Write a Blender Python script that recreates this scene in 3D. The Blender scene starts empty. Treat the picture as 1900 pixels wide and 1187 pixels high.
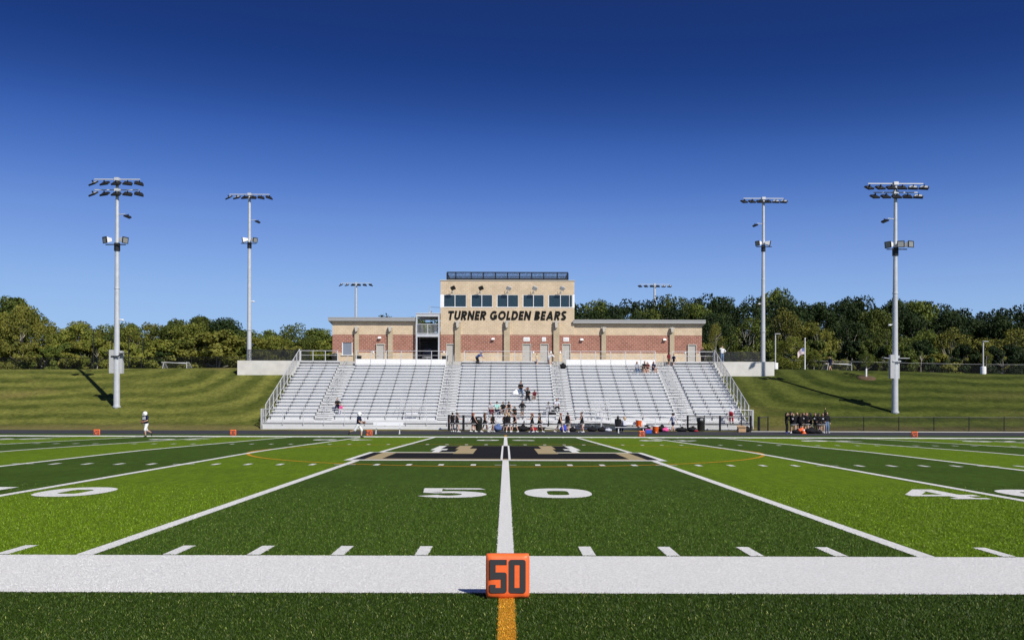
import bpy, bmesh, math, random
import numpy as np
from mathutils import Vector, Matrix, Quaternion, noise
R = math.radians
random.seed(7)
S = bpy.context.scene
C = S.collection
# ---------------------------------------------------------------- camera
cd = bpy.data.cameras.new('camera')
cam = bpy.data.objects.new('camera', cd); C.objects.link(cam)
cd.sensor_fit = 'HORIZONTAL'; cd.sensor_width = 36
cd.lens = 1695/1900*36
cd.shift_x = 11.7/1900; cd.shift_y = 173.1/1900
cd.clip_start = .1; cd.clip_end = 3000
cam.matrix_world = Matrix.Translation((0, 0, 1.55)) @ Matrix.Rotation(R(90), 4, 'X') @ Matrix.Rotation(R(.15), 4, 'Z')
S.camera = cam
# ---------------------------------------------------------------- sky and sun
SUN_EL, SUN_AZ = 40, 36          # azimuth: degrees from straight behind the camera towards the right
w = bpy.data.worlds.new('World'); S.world = w; w.use_nodes = True
nt = w.node_tree; nt.nodes.clear()
out = nt.nodes.new('ShaderNodeOutputWorld'); bg = nt.nodes.new('ShaderNodeBackground')
sky = nt.nodes.new('ShaderNodeTexSky'); sky.sky_type = 'NISHITA'; sky.sun_disc = False
sky.sun_elevation = R(SUN_EL); sky.sun_rotation = R(180-SUN_AZ)
sky.air_density = 1.0; sky.dust_density = .25; sky.ozone_density = 4.0; sky.altitude = 300
sc_ = nt.nodes.new('ShaderNodeVectorMath'); sc_.operation = 'SCALE'; sc_.inputs['Scale'].default_value = .12
rc = nt.nodes.new('ShaderNodeRGBCurve')      # response of a polarising filter on the clear sky, channel by channel
for ci, pts in enumerate(([(.0,.004),(.128,.0105),(.158,.0145),(.205,.052),(.289,.165),(.40,.27),(.468,.31),(.7,.40),(1,.46)],
                          [(.0,.01),(.238,.036),(.282,.051),(.363,.141),(.499,.315),(.712,.50),(1,.58)],
                          [(.0,.03),(.438,.165),(.52,.235),(.624,.450),(.778,.695),(.924,.825),(1,.86)])):
    cv = rc.mapping.curves[ci]
    cv.points[0].location = pts[0]; cv.points[-1].location = pts[-1]
    for p in pts[1:-1]: cv.points.new(*p)
rc.mapping.update()
s10 = nt.nodes.new('ShaderNodeVectorMath'); s10.operation = 'SCALE'; s10.inputs['Scale'].default_value = 10
bg.inputs['Strength'].default_value = .1
sky2 = nt.nodes.new('ShaderNodeTexSky'); sky2.sky_type = 'NISHITA'; sky2.sun_disc = False      # evens the sky out from left to right
sky2.sun_elevation = R(SUN_EL); sky2.sun_rotation = R(180+SUN_AZ-6); sky2.air_density = 1.0; sky2.dust_density = .25; sky2.ozone_density = 4.0; sky2.altitude = 300
mxs = nt.nodes.new('ShaderNodeMix'); mxs.data_type = 'RGBA'; mxs.inputs[0].default_value = .36
nt.links.new(sky.outputs[0], mxs.inputs[6]); nt.links.new(sky2.outputs[0], mxs.inputs[7]); nt.links.new(mxs.outputs[2], sc_.inputs[0]); nt.links.new(sc_.outputs[0], rc.inputs['Color']); nt.links.new(rc.outputs[0], s10.inputs[0])
nt.links.new(s10.outputs[0], bg.inputs[0]); nt.links.new(bg.outputs[0], out.inputs[0])
sd = bpy.data.lights.new('sun', 'SUN'); sd.energy = 5.0; sd.angle = R(.5); sd.color = (1, .95, .87)
sun = bpy.data.objects.new('sun', sd); C.objects.link(sun)
sdir = Vector((math.sin(R(SUN_AZ))*math.cos(R(SUN_EL)), -math.cos(R(SUN_AZ))*math.cos(R(SUN_EL)), math.sin(R(SUN_EL))))
sun.rotation_euler = (-sdir).to_track_quat('-Z', 'Y').to_euler(); sun.location = (30, -30, 60)
vs = S.view_settings; vs.view_transform = 'Standard'; vs.look = 'None'; vs.exposure = 0; vs.gamma = 1
# ---------------------------------------------------------------- helpers
FP = 1695.0
def X(px, y): return (px-938.3)*y/FP                    # east-west position of something standing y metres away
def Z(row, y, px=938): return 1.55+(766.6+(px-938)*.00263-row)*y/FP
def smooth(a, b, t):
    t = min(1, max(0, (t-a)/(b-a))); return t*t*(3-2*t)
Y0, Y1 = 9.91, 58.68; YD = 4.572
def crown(y):
    v = min(y-Y0, Y1-y)
    if v > 22: v = 22+(v-22)*.5
    return max(0, .005*v)
def zc(x): return 6.35-.22*smooth(-20, -60, x)-.52*smooth(26, 62, x)
def G(x, y):
    if y < Y0: return 0
    if y <= Y1: return crown(y)
    if y < 64.6: return .025*(y-Y1)/(64.6-Y1)
    if y < 74: return .025+.085*(y-64.6)/9.4
    if y < 76.5: return .11+.09*(y-74)/2.5
    t = (y-76.5)/19.0; c = zc(x)
    k = .045
    def sp(v): return v if v > 3*k else k*math.log1p(math.exp(v/k)) if v > -3*k else 0
    f = sp(t)-sp(t-1)
    if t > 1+3*k: f = 1
    far = smooth(120, 300, y)*1.5
    return .2+(c-.2)*min(1, f)-(.0 if t > .2 else 0) - 0*far
def mat(name, col, rough=.7, metal=0, var=0, scale=5, bump=0, bscale=40, col2=None, spec=.4, detail=4):
    m = bpy.data.materials.new(name); m.use_nodes = True
    n = m.node_tree.nodes; l = m.node_tree.links
    b = n['Principled BSDF']; b.inputs['Base Color'].default_value = (*col, 1)
    b.inputs['Roughness'].default_value = rough; b.inputs['Metallic'].default_value = metal
    b.inputs['Specular IOR Level'].default_value = spec
    if var or col2:
        tc = n.new('ShaderNodeTexCoord'); no = n.new('ShaderNodeTexNoise')
        no.inputs['Scale'].default_value = scale; no.inputs['Detail'].default_value = detail
        l.new(tc.outputs['Object'], no.inputs['Vector'])
        rp = n.new('ShaderNodeValToRGB'); l.new(no.outputs[0], rp.inputs[0])
        c2 = col2 or tuple(max(0, c*(1-var)) for c in col)
        c1 = col if col2 else tuple(c*(1+var) for c in col)
        rp.color_ramp.elements[0].position = .3; rp.color_ramp.elements[1].position = .7
        rp.color_ramp.elements[0].color = (*c2, 1); rp.color_ramp.elements[1].color = (*c1, 1)
        l.new(rp.outputs[0], b.inputs['Base Color'])
    if bump:
        tc = n.new('ShaderNodeTexCoord'); no = n.new('ShaderNodeTexNoise')
        no.inputs['Scale'].default_value = bscale; no.inputs['Detail'].default_value = 5
        l.new(tc.outputs['Object'], no.inputs['Vector'])
        bp = n.new('ShaderNodeBump'); bp.inputs['Strength'].default_value = bump; bp.inputs['Distance'].default_value = .02
        l.new(no.outputs[0], bp.inputs['Height']); l.new(bp.outputs[0], b.inputs['Normal'])
    return m
class MB:
    def __init__(s): s.v = []; s.f = []; s.m = []
    def add(s, vs, fs, mi=0):
        o = len(s.v); s.v += [tuple(p) for p in vs]; s.f += [tuple(i+o for i in f) for f in fs]; s.m += [mi]*len(fs); return s
    def bx(s, x0, x1, y0, y1, z0, z1, mi=0):
        return s.add([(x0,y0,z0),(x1,y0,z0),(x1,y1,z0),(x0,y1,z0),(x0,y0,z1),(x1,y0,z1),(x1,y1,z1),(x0,y1,z1)],
                     [(0,3,2,1),(4,5,6,7),(0,1,5,4),(1,2,6,5),(2,3,7,6),(3,0,4,7)], mi)
    def obx(s, c, size, rot, mi=0):      # oriented box; rot = Matrix 3x3
        a, b, d = [q/2 for q in size]; c = Vector(c)
        vs = [c+rot@Vector((i*a, j*b, k*d)) for k in (-1,1) for j in (-1,1) for i in (-1,1)]
        return s.add(vs, [(0,2,3,1),(4,5,7,6),(0,1,5,4),(1,3,7,5),(3,2,6,7),(2,0,4,6)], mi)
    def beam(s, p0, p1, w, h, mi=0):
        p0, p1 = Vector(p0), Vector(p1); d = p1-p0
        q = d.to_track_quat('X', 'Z').to_matrix()
        return s.obx((p0+p1)/2, (d.length, w, h), q, mi)
    def tube(s, p0, p1, r0, r1=None, n=8, mi=0):
        r1 = r0 if r1 is None else r1
        p0, p1 = Vector(p0), Vector(p1); d = p1-p0
        q = d.to_track_quat('Z', 'Y').to_matrix()
        vs = []
        for p, r in ((p0, r0), (p1, r1)):
            for i in range(n):
                a = 2*math.pi*i/n; vs.append(p+q@Vector((r*math.cos(a), r*math.sin(a), 0)))
        return s.add(vs, [(i, (i+1)%n, n+(i+1)%n, n+i) for i in range(n)]+[tuple(range(n-1,-1,-1)), tuple(range(n, 2*n))], mi)
    def path(s, pts, r, n=8, mi=0):
        for a, b in zip(pts, pts[1:]): s.tube(a, b, r, r, n, mi)
        return s
    def caps(s, p0, p1, r0, r1, n=10, mi=0):         # tapered capsule
        p0, p1 = Vector(p0), Vector(p1); d = p1-p0; L = max(d.length, 1e-4)
        q = (d if d.length > 1e-5 else Vector((0,0,1))).to_track_quat('Z', 'Y').to_matrix()
        rings = []
        for k in range(4):
            a = -math.pi/2+math.pi/2*k/3.0; rings.append((r0*math.sin(a), r0*math.cos(a)))
        for k in range(4):
            a = math.pi/2*k/3.0; rings.append((L+r1*math.sin(a), r1*math.cos(a)))
        vs = []; fs = []
        for zz, rr in rings:
            for i in range(n):
                a = 2*math.pi*i/n; vs.append(p0+q@Vector((max(rr,1e-4)*math.cos(a), max(rr,1e-4)*math.sin(a), zz)))
        for k in range(len(rings)-1):
            for i in range(n): fs.append((k*n+i, k*n+(i+1)%n, (k+1)*n+(i+1)%n, (k+1)*n+i))
        fs += [tuple(range(n-1,-1,-1)), tuple(range((len(rings)-1)*n, len(rings)*n))]
        return s.add(vs, fs, mi)
    def ell(s, c, r, n=12, k=8, mi=0, rot=None):
        c = Vector(c); vs = []; fs = []
        for j in range(1, k):
            t = math.pi*j/k
            for i in range(n):
                a = 2*math.pi*i/n; p = Vector((r[0]*math.sin(t)*math.cos(a), r[1]*math.sin(t)*math.sin(a), r[2]*math.cos(t)))
                vs.append(c+(rot@p if rot else p))
        for j in range(k-2):
            for i in range(n): fs.append((j*n+i, (j+1)*n+i, (j+1)*n+(i+1)%n, j*n+(i+1)%n))
        t = Vector((0,0,r[2])); t = rot@t if rot else t
        vs += [c+t, c-t]; a = (k-1)*n
        for i in range(n): fs.append((a, i, (i+1)%n)); fs.append((a+1, (k-2)*n+(i+1)%n, (k-2)*n+i))
        return s.add(vs, fs, mi)
    def lathe(s, c, prof, n=16, mi=0):
        c = Vector(c); vs = []; fs = []
        for r, z in prof:
            for i in range(n):
                a = 2*math.pi*i/n; vs.append(c+Vector((r*math.cos(a), r*math.sin(a), z)))
        for k in range(len(prof)-1):
            for i in range(n): fs.append((k*n+i, k*n+(i+1)%n, (k+1)*n+(i+1)%n, (k+1)*n+i))
        fs += [tuple(range(n-1,-1,-1)), tuple(range((len(prof)-1)*n, len(prof)*n))]
        return s.add(vs, fs, mi)
    def prism(s, pts, y0, y1, mi=0):      # outline in x-z, thick along y
        n = len(pts)
        vs = [(x, y0, z) for x, z in pts]+[(x, y1, z) for x, z in pts]
        return s.add(vs, [tuple(range(n)), tuple(range(2*n-1, n-1, -1))]+[(i, n+i, n+(i+1)%n, (i+1)%n) for i in range(n)], mi)
    def mesh(s, name, mats, smooth=False):
        me = bpy.data.meshes.new(name); me.from_pydata(s.v, [], s.f)
        for m in (mats if isinstance(mats, (list, tuple)) else [mats]): me.materials.append(m)
        me.polygons.foreach_set('material_index', s.m)
        if smooth: me.polygons.foreach_set('use_smooth', [True]*len(s.f))
        me.update(); return me
    def build(s, name, mats, parent=None, smooth=False, bevel=0, fix=True):
        me = s.mesh(name, mats, smooth)
        if fix:
            bm = bmesh.new(); bm.from_mesh(me); bmesh.ops.recalc_face_normals(bm, faces=bm.faces); bm.to_mesh(me); bm.free()
        o = bpy.data.objects.new(name, me); C.objects.link(o)
        if parent: o.parent = parent
        if bevel:
            b = o.modifiers.new('b', 'BEVEL'); b.width = bevel; b.segments = 2; b.limit_method = 'ANGLE'
        return o
def thing(name, label, cat, loc=(0,0,0), rz=0, group=None):
    o = bpy.data.objects.new(name, None); C.objects.link(o); o.location = loc; o.rotation_euler = (0,0,rz)
    o.empty_display_size = .3
    o['label'] = label; o['category'] = cat
    if group: o['group'] = group
    return o
def tag(o, label, cat, group=None):
    o['label'] = label; o['category'] = cat
    if group: o['group'] = group
    return o
def struct(o): o['kind'] = 'structure'; return o
def copy_tree(o, parent=None):
    c = o.copy(); C.objects.link(c)
    if parent: c.parent = parent
    for ch in list(o.children): copy_tree(ch, c)
    return c
ORD = ['first','second','third','fourth','fifth','sixth','seventh','eighth','ninth','tenth','eleventh','twelfth','thirteenth','fourteenth','fifteenth','sixteenth','seventeenth','eighteenth','nineteenth','twentieth','twenty-first','twenty-second','twenty-third','twenty-fourth','twenty-fifth','twenty-sixth','twenty-seventh','twenty-eighth','twenty-ninth','thirtieth']
def text_mesh(txt, size, offset=0, shear=0, extrude=0, space=1):
    cu = bpy.data.curves.new('t', 'FONT'); cu.body = txt; cu.size = size; cu.offset = offset; cu.shear = shear; cu.extrude = extrude
    cu.space_character = space; cu.resolution_u = 6
    o = bpy.data.objects.new('t', cu); C.objects.link(o)
    dg = bpy.context.evaluated_depsgraph_get(); dg.update()
    me = bpy.data.meshes.new_from_object(o.evaluated_get(dg))
    bpy.data.objects.remove(o); bpy.data.curves.remove(cu)
    return me
def fit_text(me, x0, x1, z0, z1, depth):    # mesh made in x-y, fitted to the box x0..x1, z0..z1 and stood upright
    vs = [v.co.copy() for v in me.vertices]
    a0, a1 = min(v.x for v in vs), max(v.x for v in vs); b0, b1 = min(v.y for v in vs), max(v.y for v in vs)
    c0, c1 = min(v.z for v in vs), max(v.z for v in vs)
    for v, p in zip(me.vertices, vs):
        v.co = (x0+(p.x-a0)/(a1-a0)*(x1-x0), -((p.z-c0)/max(1e-6, c1-c0))*depth, z0+(p.y-b0)/(b1-b0)*(z1-z0))
    return me
# ---------------------------------------------------------------- materials
M = {}
M['alu'] = mat('aluminium_planks', (.57,.58,.585), .5, 0, var=.05, scale=1.5, spec=.45)
M['alu_riser'] = mat('aluminium_risers', (.61,.62,.62), .5, 0, var=.05, scale=2.0, spec=.4)
M['galv'] = mat('galvanised_pole', (.50,.52,.54), .5, .15, var=.08, scale=3)
M['rail'] = mat('aluminium_rail', (.58,.59,.6), .45, .2, var=.05)
M['dark'] = mat('dark_metal', (.018,.019,.021), .5, .2, var=.2)
M['black'] = mat('black_coated_metal', (.012,.012,.013), .45, .1, var=.2)
M['grey'] = mat('grey_paint', (.42,.43,.43), .6, 0, var=.06)
M['fascia'] = mat('grey_metal_fascia', (.36,.36,.35), .5, .2, var=.05)
M['door'] = mat('painted_steel_door', (.42,.40,.36), .55, 0, var=.05, scale=1)
M['frame'] = mat('painted_door_frame', (.47,.44,.38), .55)
M['white'] = mat('white_paint', (.78,.78,.77), .5, 0, var=.04, scale=4)
M['conc'] = mat('pale_concrete', (.60,.585,.54), .9, 0, var=.09, scale=1.3, bump=.2, bscale=12)
M['concfloor'] = mat('concourse_concrete', (.42,.41,.38), .9, 0, var=.1, scale=.8, bump=.2, bscale=12)
M['track'] = mat('rubber_track', (.050,.052,.062), .95, 0, var=.18, scale=2.5, bump=.5, bscale=90, spec=.1)
M['turfwhite'] = mat('white_turf_paint', (.80,.80,.765), .95, 0, var=.15, scale=45, bump=.9, bscale=130, spec=.1, detail=6)
M['turforange'] = mat('orange_turf_paint', (.56,.28,.025), .95, 0, var=.3, scale=60, bump=.9, bscale=130, spec=.1)
M['turfblack'] = mat('black_turf_paint', (.013,.013,.014), .95, 0, var=.3, scale=45, bump=.6, bscale=130, spec=.1)
M['turftan'] = mat('tan_turf_paint', (.40,.32,.18), .95, 0, var=.14, scale=45, bump=.6, bscale=130, spec=.1)
M['orange'] = mat('orange_vinyl', (.88,.15,.035), .45, 0, var=.05, scale=9, bump=.25, bscale=9)
M['digit'] = mat('dark_grey_digit_print', (.035,.036,.038), .6)
M['skin'] = mat('skin_light', (.55,.33,.23), .6)
M['skin2'] = mat('skin_brown', (.27,.145,.085), .6)
M['bark'] = mat('bark', (.15,.12,.09), .95, 0, var=.35, scale=6, bump=.6, bscale=25)
M['palebark'] = mat('pale_bark', (.34,.31,.26), .95, 0, var=.3, scale=6, bump=.5, bscale=25)
M['mulch'] = mat('mulch', (.10,.065,.035), 1, 0, var=.4, scale=20, bump=.8)
M['wood'] = mat('bench_white', (.72,.73,.74), .5)
def cloth(name, c, v=.15): M[name] = mat(name, c, .85, 0, var=v, scale=14, bump=.3, bscale=30, spec=.15)
cloth('black_cloth', (.014,.014,.016)); cloth('navy_cloth', (.018,.022,.055)); cloth('white_cloth', (.74,.74,.75), .05)
cloth('grey_cloth', (.33,.34,.37)); cloth('blue_cloth', (.10,.15,.32)); cloth('jeans_cloth', (.12,.18,.29)); cloth('teal_cloth', (.30,.55,.50))
cloth('red_cloth', (.33,.02,.03)); cloth('pink_cloth', (.72,.10,.28)); cloth('khaki_cloth', (.32,.25,.17)); cloth('palegrey_cloth', (.55,.56,.62))
cloth('maroon_cloth', (.14,.02,.03)); cloth('royal_cloth', (.04,.07,.42)); cloth('cream_cloth', (.52,.43,.30))
M['hair_dark'] = mat('dark_hair', (.012,.009,.008), .6, 0, var=.3, scale=30)
M['hair_brown'] = mat('brown_hair', (.075,.035,.018), .6, 0, var=.3, scale=30)
M['hair_blond'] = mat('blond_hair', (.40,.27,.12), .6, 0, var=.3, scale=30)
M['hair_red'] = mat('auburn_hair', (.20,.055,.025), .6, 0, var=.3, scale=30)
M['helmet'] = mat('white_helmet_shell', (.82,.82,.83), .2, spec=.6)
M['leather'] = mat('brown_leather', (.16,.06,.025), .6, var=.2, scale=30)
M['shoe_w'] = mat('white_shoe', (.78,.78,.78), .6); M['shoe_d'] = mat('black_shoe', (.02,.02,.02), .6); M['shoe_b'] = mat('blue_shoe', (.09,.10,.4), .6)
M['cooler'] = mat('orange_plastic', (.82,.13,.015), .45); M['card'] = mat('cardboard', (.42,.27,.15), .9, var=.1, scale=6)
M['can'] = mat('dark_plastic_bin', (.022,.024,.022), .5, var=.1)
M['bluebox'] = mat('blue_plastic', (.03,.09,.45), .45)
def glass(name, tint, rough=.03):
    m = bpy.data.materials.new(name); m.use_nodes = True; n = m.node_tree.nodes; l = m.node_tree.links
    b = n['Principled BSDF']; b.inputs['Base Color'].default_value = (*tint, 1); b.inputs['Roughness'].default_value = rough
    b.inputs['Specular IOR Level'].default_value = .9
    t = n.new('ShaderNodeBsdfTransparent'); t.inputs[0].default_value = (.84,.93,.97,1); mx = n.new('ShaderNodeMixShader'); mx.inputs[0].default_value = .38
    l.new(t.outputs[0], mx.inputs[1]); l.new(b.outputs[0], mx.inputs[2]); l.new(mx.outputs[0], n['Material Output'].inputs[0])
    return m
M['glass'] = glass('tinted_window_glass', (.045,.085,.115))
def chain(name, col, cell=.055, wire=.16, metal=.3):
    m = bpy.data.materials.new(name); m.use_nodes = True; n = m.node_tree.nodes; l = m.node_tree.links
    b = n['Principled BSDF']; b.inputs['Base Color'].default_value = (*col, 1); b.inputs['Roughness'].default_value = .5; b.inputs['Metallic'].default_value = metal
    g = n.new('ShaderNodeNewGeometry'); sx = n.new('ShaderNodeSeparateXYZ'); l.new(g.outputs['Position'], sx.inputs[0])
    def mt(op, a, bb=None):
        k = n.new('ShaderNodeMath'); k.operation = op
        for i, q in enumerate((a, bb)):
            if q is None: continue
            if isinstance(q, (int, float)): k.inputs[i].default_value = q
            else: l.new(q, k.inputs[i])
        return k.outputs[0]
    h = mt('ADD', sx.outputs[0], sx.outputs[1])
    u = mt('FRACT', mt('DIVIDE', mt('ADD', h, sx.outputs[2]), cell)); v = mt('FRACT', mt('DIVIDE', mt('SUBTRACT', h, sx.outputs[2]), cell))
    f = mt('MAXIMUM', mt('LESS_THAN', u, wire), mt('LESS_THAN', v, wire))
    t = n.new('ShaderNodeBsdfTransparent'); mx = n.new('ShaderNodeMixShader')
    l.new(f, mx.inputs[0]); l.new(t.outputs[0], mx.inputs[1]); l.new(b.outputs[0], mx.inputs[2]); l.new(mx.outputs[0], n['Material Output'].inputs[0])
    return m
M['chain_black'] = chain('black_chain_link', (.012,.012,.012), wire=.07, metal=0); M['chain_grey'] = chain('grey_chain_link', (.22,.23,.24), wire=.22, metal=0)
M['screen_black'] = chain('black_screen_mesh', (.012,.014,.02), cell=.03, wire=.3)
M['chain_dense'] = chain('black_privacy_mesh', (.010,.011,.010), cell=.03, wire=.40, metal=0)
def mnodes(name, rough=.95, spec=.1):
    m = bpy.data.materials.new(name); m.use_nodes = True; n = m.node_tree.nodes; l = m.node_tree.links
    b = n['Principled BSDF']; b.inputs['Roughness'].default_value = rough; b.inputs['Specular IOR Level'].default_value = spec
    def mt(op, a, bb=None, c=None):
        k = n.new('ShaderNodeMath'); k.operation = op
        for i, q in enumerate((a, bb, c)):
            if q is None: continue
            if isinstance(q, (int, float)): k.inputs[i].default_value = q
            else: l.new(q, k.inputs[i])
        return k.outputs[0]
    g = n.new('ShaderNodeNewGeometry'); sx = n.new('ShaderNodeSeparateXYZ'); l.new(g.outputs['Position'], sx.inputs[0])
    def mix(f, a, bb, mode='MIX'):
        k = n.new('ShaderNodeMix'); k.data_type = 'RGBA'; k.blend_type = mode
        for i, q in ((0, f), (6, a), (7, bb)):
            if isinstance(q, (int, float)): k.inputs[i].default_value = q
            elif isinstance(q, tuple): k.inputs[i].default_value = (*q, 1)
            else: l.new(q, k.inputs[i])
        return k.outputs[2]
    def nz(scale, detail=4, stretch=(1,1,1), rough_=.5):
        mp = n.new('ShaderNodeMapping'); mp.inputs['Scale'].default_value = stretch; l.new(g.outputs['Position'], mp.inputs[0])
        k = n.new('ShaderNodeTexNoise'); k.inputs['Scale'].default_value = scale; k.inputs['Detail'].default_value = detail; k.inputs['Roughness'].default_value = rough_
        l.new(mp.outputs[0], k.inputs[0]); return k.outputs[0]
    def rng(f, a, bb, c=0., d=1.):
        k = n.new('ShaderNodeMapRange'); l.new(f, k.inputs[0]); k.inputs[1].default_value = a; k.inputs[2].default_value = bb
        k.inputs[3].default_value = c; k.inputs[4].default_value = d; return k.outputs[0]
    def bump(f, s, d=.02):
        k = n.new('ShaderNodeBump'); k.inputs['Strength'].default_value = s; k.inputs['Distance'].default_value = d
        l.new(f, k.inputs['Height']); l.new(k.outputs[0], b.inputs['Normal'])
    return m, n, l, b, mt, g, sx, mix, nz, rng, bump
# artificial turf in alternating five-yard bands
DK, LT = (.048,.090,.008), (.108,.180,.006)
m, n, l, b, mt, g, sx, mix, nz, rng, bump = mnodes('turf')
ax = mt('ABSOLUTE', sx.outputs[0]); band = mt('MODULO', mt('FLOOR', mt('DIVIDE', ax, YD)), 2.0)
inn = mt('MULTIPLY', mt('GREATER_THAN', sx.outputs[1], Y0), mt('LESS_THAN', sx.outputs[1], Y1))
col = mix(mt('MULTIPLY', band, inn), DK, LT)
sp = nz(55, 5, (1, .8, 1), .7)
col = mix(1.0, col, mix(rng(sp, .34, .68), (.60,.60,.60), (1.40,1.40,1.35)), 'MULTIPLY')
col = mix(1.0, col, mix(rng(nz(26, 3, (1,.10,1), .6), .32, .68), (.80,.80,.80), (1.22,1.22,1.2)), 'MULTIPLY')
col = mix(1.0, col, mix(rng(nz(9, 3, (1,.08,1), .6), .3, .7), (.90,.90,.90), (1.10,1.10,1.1)), 'MULTIPLY')
col = mix(1.0, col, mix(rng(nz(.35, 3), .3, .7), (.92,.93,.9), (1.1,1.08,1.1)), 'MULTIPLY')
col = mix(1.0, col, mix(rng(nz(5, 4, (1,.5,1)), .3, .7), (.88,.88,.88), (1.12,1.12,1.12)), 'MULTIPLY')
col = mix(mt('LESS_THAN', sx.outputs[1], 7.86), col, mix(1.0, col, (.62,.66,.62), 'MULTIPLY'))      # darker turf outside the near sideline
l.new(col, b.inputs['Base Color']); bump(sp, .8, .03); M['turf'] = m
# mown bank grass
def bank(name, c1, c2, c3):
    m, n, l, b, mt, g, sx, mix, nz, rng, bump = mnodes(name)
    # mower stripes: run aslant on the bank
    ax_ = mt('ABSOLUTE', sx.outputs[0])
    wx = mt('SMOOTH_MIN', ax_, mt('ADD', mt('MULTIPLY', mt('SUBTRACT', sx.outputs[1], 76.0), .95), 19.), 9.)
    ww = mt('ADD', wx, mt('MULTIPLY', nz(.12, 4), 3.2))
    s = rng(mt('SINE', mt('MULTIPLY', ww, 2.3)), -.7, .7, -1., 1.)
    f = mt('ADD', mt('MULTIPLY', mt('MULTIPLY', s, rng(nz(.12, 3), .35, .65, .55, 1.1)), .30), rng(nz(.8, 8, (.7,1,1), .76), .22, .78))
    col = mix(rng(f, .1, .9), c1, c2)
    col = mix(rng(nz(.13, 4, (.8,1.4,1)), .58, .78), col, c3)
    col = mix(1.0, col, mix(rng(nz(3.2, 8, (.9,.8,1), .82), .34, .66), (.52,.56,.50), (1.50,1.46,1.32)), 'MULTIPLY')
    col = mix(rng(sx.outputs[0], 5., 30., 0., 1.), col, mix(1.0, col, (.50,.58,.50), 'MULTIPLY'))  # right bank darker: mowing-direction sheen put into the grass colour
    edge = mt('MULTIPLY', mt('GREATER_THAN', sx.outputs[1], 74.2), rng(mt('ADD', sx.outputs[1], mt('MULTIPLY', nz(.5, 4), 1.6)), 77.0, 78.6, 1., 0.))
    col = mix(mt('MULTIPLY', edge, .55), col, (.17,.13,.06))
    l.new(col, b.inputs['Base Color']); bump(nz(9, 5), .9, .08); return m
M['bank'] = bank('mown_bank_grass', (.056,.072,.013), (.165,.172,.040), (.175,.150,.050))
def leaf(name, c1, c2):
    m = bpy.data.materials.new(name); m.use_nodes = True; n = m.node_tree.nodes; l = m.node_tree.links
    b = n['Principled BSDF']; b.inputs['Roughness'].default_value = .65; b.inputs['Specular IOR Level'].default_value = .2
    oi = n.new('ShaderNodeObjectInfo'); g = n.new('ShaderNodeNewGeometry')
    no = n.new('ShaderNodeTexNoise'); no.inputs['Scale'].default_value = .55; no.inputs['Detail'].default_value = 4; l.new(g.outputs['Position'], no.inputs[0])
    r = n.new('ShaderNodeValToRGB'); l.new(no.outputs[0], r.inputs[0]); r.color_ramp.elements[0].position = .35; r.color_ramp.elements[1].position = .65
    r.color_ramp.elements[0].color = (*c1, 1); r.color_ramp.elements[1].color = (*c2, 1)
    hv = n.new('ShaderNodeHueSaturation'); mr = n.new('ShaderNodeMapRange'); l.new(oi.outputs['Random'], mr.inputs[0]); mr.inputs[3].default_value = .75; mr.inputs[4].default_value = 1.25
    l.new(mr.outputs[0], hv.inputs['Value']); l.new(r.outputs[0], hv.inputs['Color']); l.new(hv.outputs[0], b.inputs['Base Color'])
    tr = n.new('ShaderNodeBsdfTranslucent'); l.new(hv.outputs[0], tr.inputs[0]); mx = n.new('ShaderNodeMixShader'); mx.inputs[0].default_value = .22
    l.new(b.outputs[0], mx.inputs[1]); l.new(tr.outputs[0], mx.inputs[2]); l.new(mx.outputs[0], n['Material Output'].inputs[0])
    return m
M['lf_dark'] = leaf('dark_foliage', (.018,.034,.010), (.035,.058,.014))
M['lf_mid'] = leaf('green_foliage', (.060,.088,.016), (.125,.150,.026))
M['lf_olive'] = leaf('olive_foliage', (.115,.125,.022), (.215,.21,.038))
M['lf_yel'] = leaf('yellow_green_foliage', (.11,.135,.02), (.23,.24,.04))
M['lf_rust'] = leaf('rusty_foliage', (.12,.075,.02), (.2,.11,.03))
def block(name, c1, c2, mortar, ms=.012):
    m, n, l, b, mt, g, sx, mix, nz, rng, bump = mnodes(name, .85, .2)
    cb = n.new('ShaderNodeCombineXYZ'); l.new(mt('ADD', sx.outputs[0], sx.outputs[1]), cb.inputs[0]); l.new(mt('SUBTRACT', sx.outputs[2], 6.7), cb.inputs[1])
    k = n.new('ShaderNodeTexBrick'); l.new(cb.outputs[0], k.inputs['Vector'])
    k.inputs['Scale'].default_value = 1; k.inputs['Brick Width'].default_value = .406; k.inputs['Row Height'].default_value = .203
    k.inputs['Mortar Size'].default_value = ms; k.inputs['Mortar Smooth'].default_value = .2; k.inputs['Bias'].default_value = 0
    k.inputs['Color1'].default_value = (*c1, 1); k.inputs['Color2'].default_value = (*c2, 1); k.inputs['Mortar'].default_value = (*mortar, 1)
    col = mix(1.0, k.outputs[0], mix(rng(nz(1.2, 5), .3, .7), (.9,.9,.9), (1.08,1.08,1.08)), 'MULTIPLY')
    l.new(col, b.inputs['Base Color']); 
    bp = n.new('ShaderNodeBump'); bp.inputs['Strength'].default_value = .6; bp.inputs['Distance'].default_value = .01; bp.invert = True
    l.new(k.outputs['Fac'], bp.inputs['Height']); l.new(bp.outputs[0], b.inputs['Normal'])
    return m
M['beige'] = block('beige_split_block', (.62,.50,.35), (.56,.45,.31), (.46,.37,.26), .016)
M['pilblock'] = block('tan_pilaster_block', (.47,.39,.27), (.43,.355,.24), (.36,.30,.21), .014)
M['red'] = block('red_block', (.33,.135,.095), (.25,.10,.07), (.48,.36,.28), .018)
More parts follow.
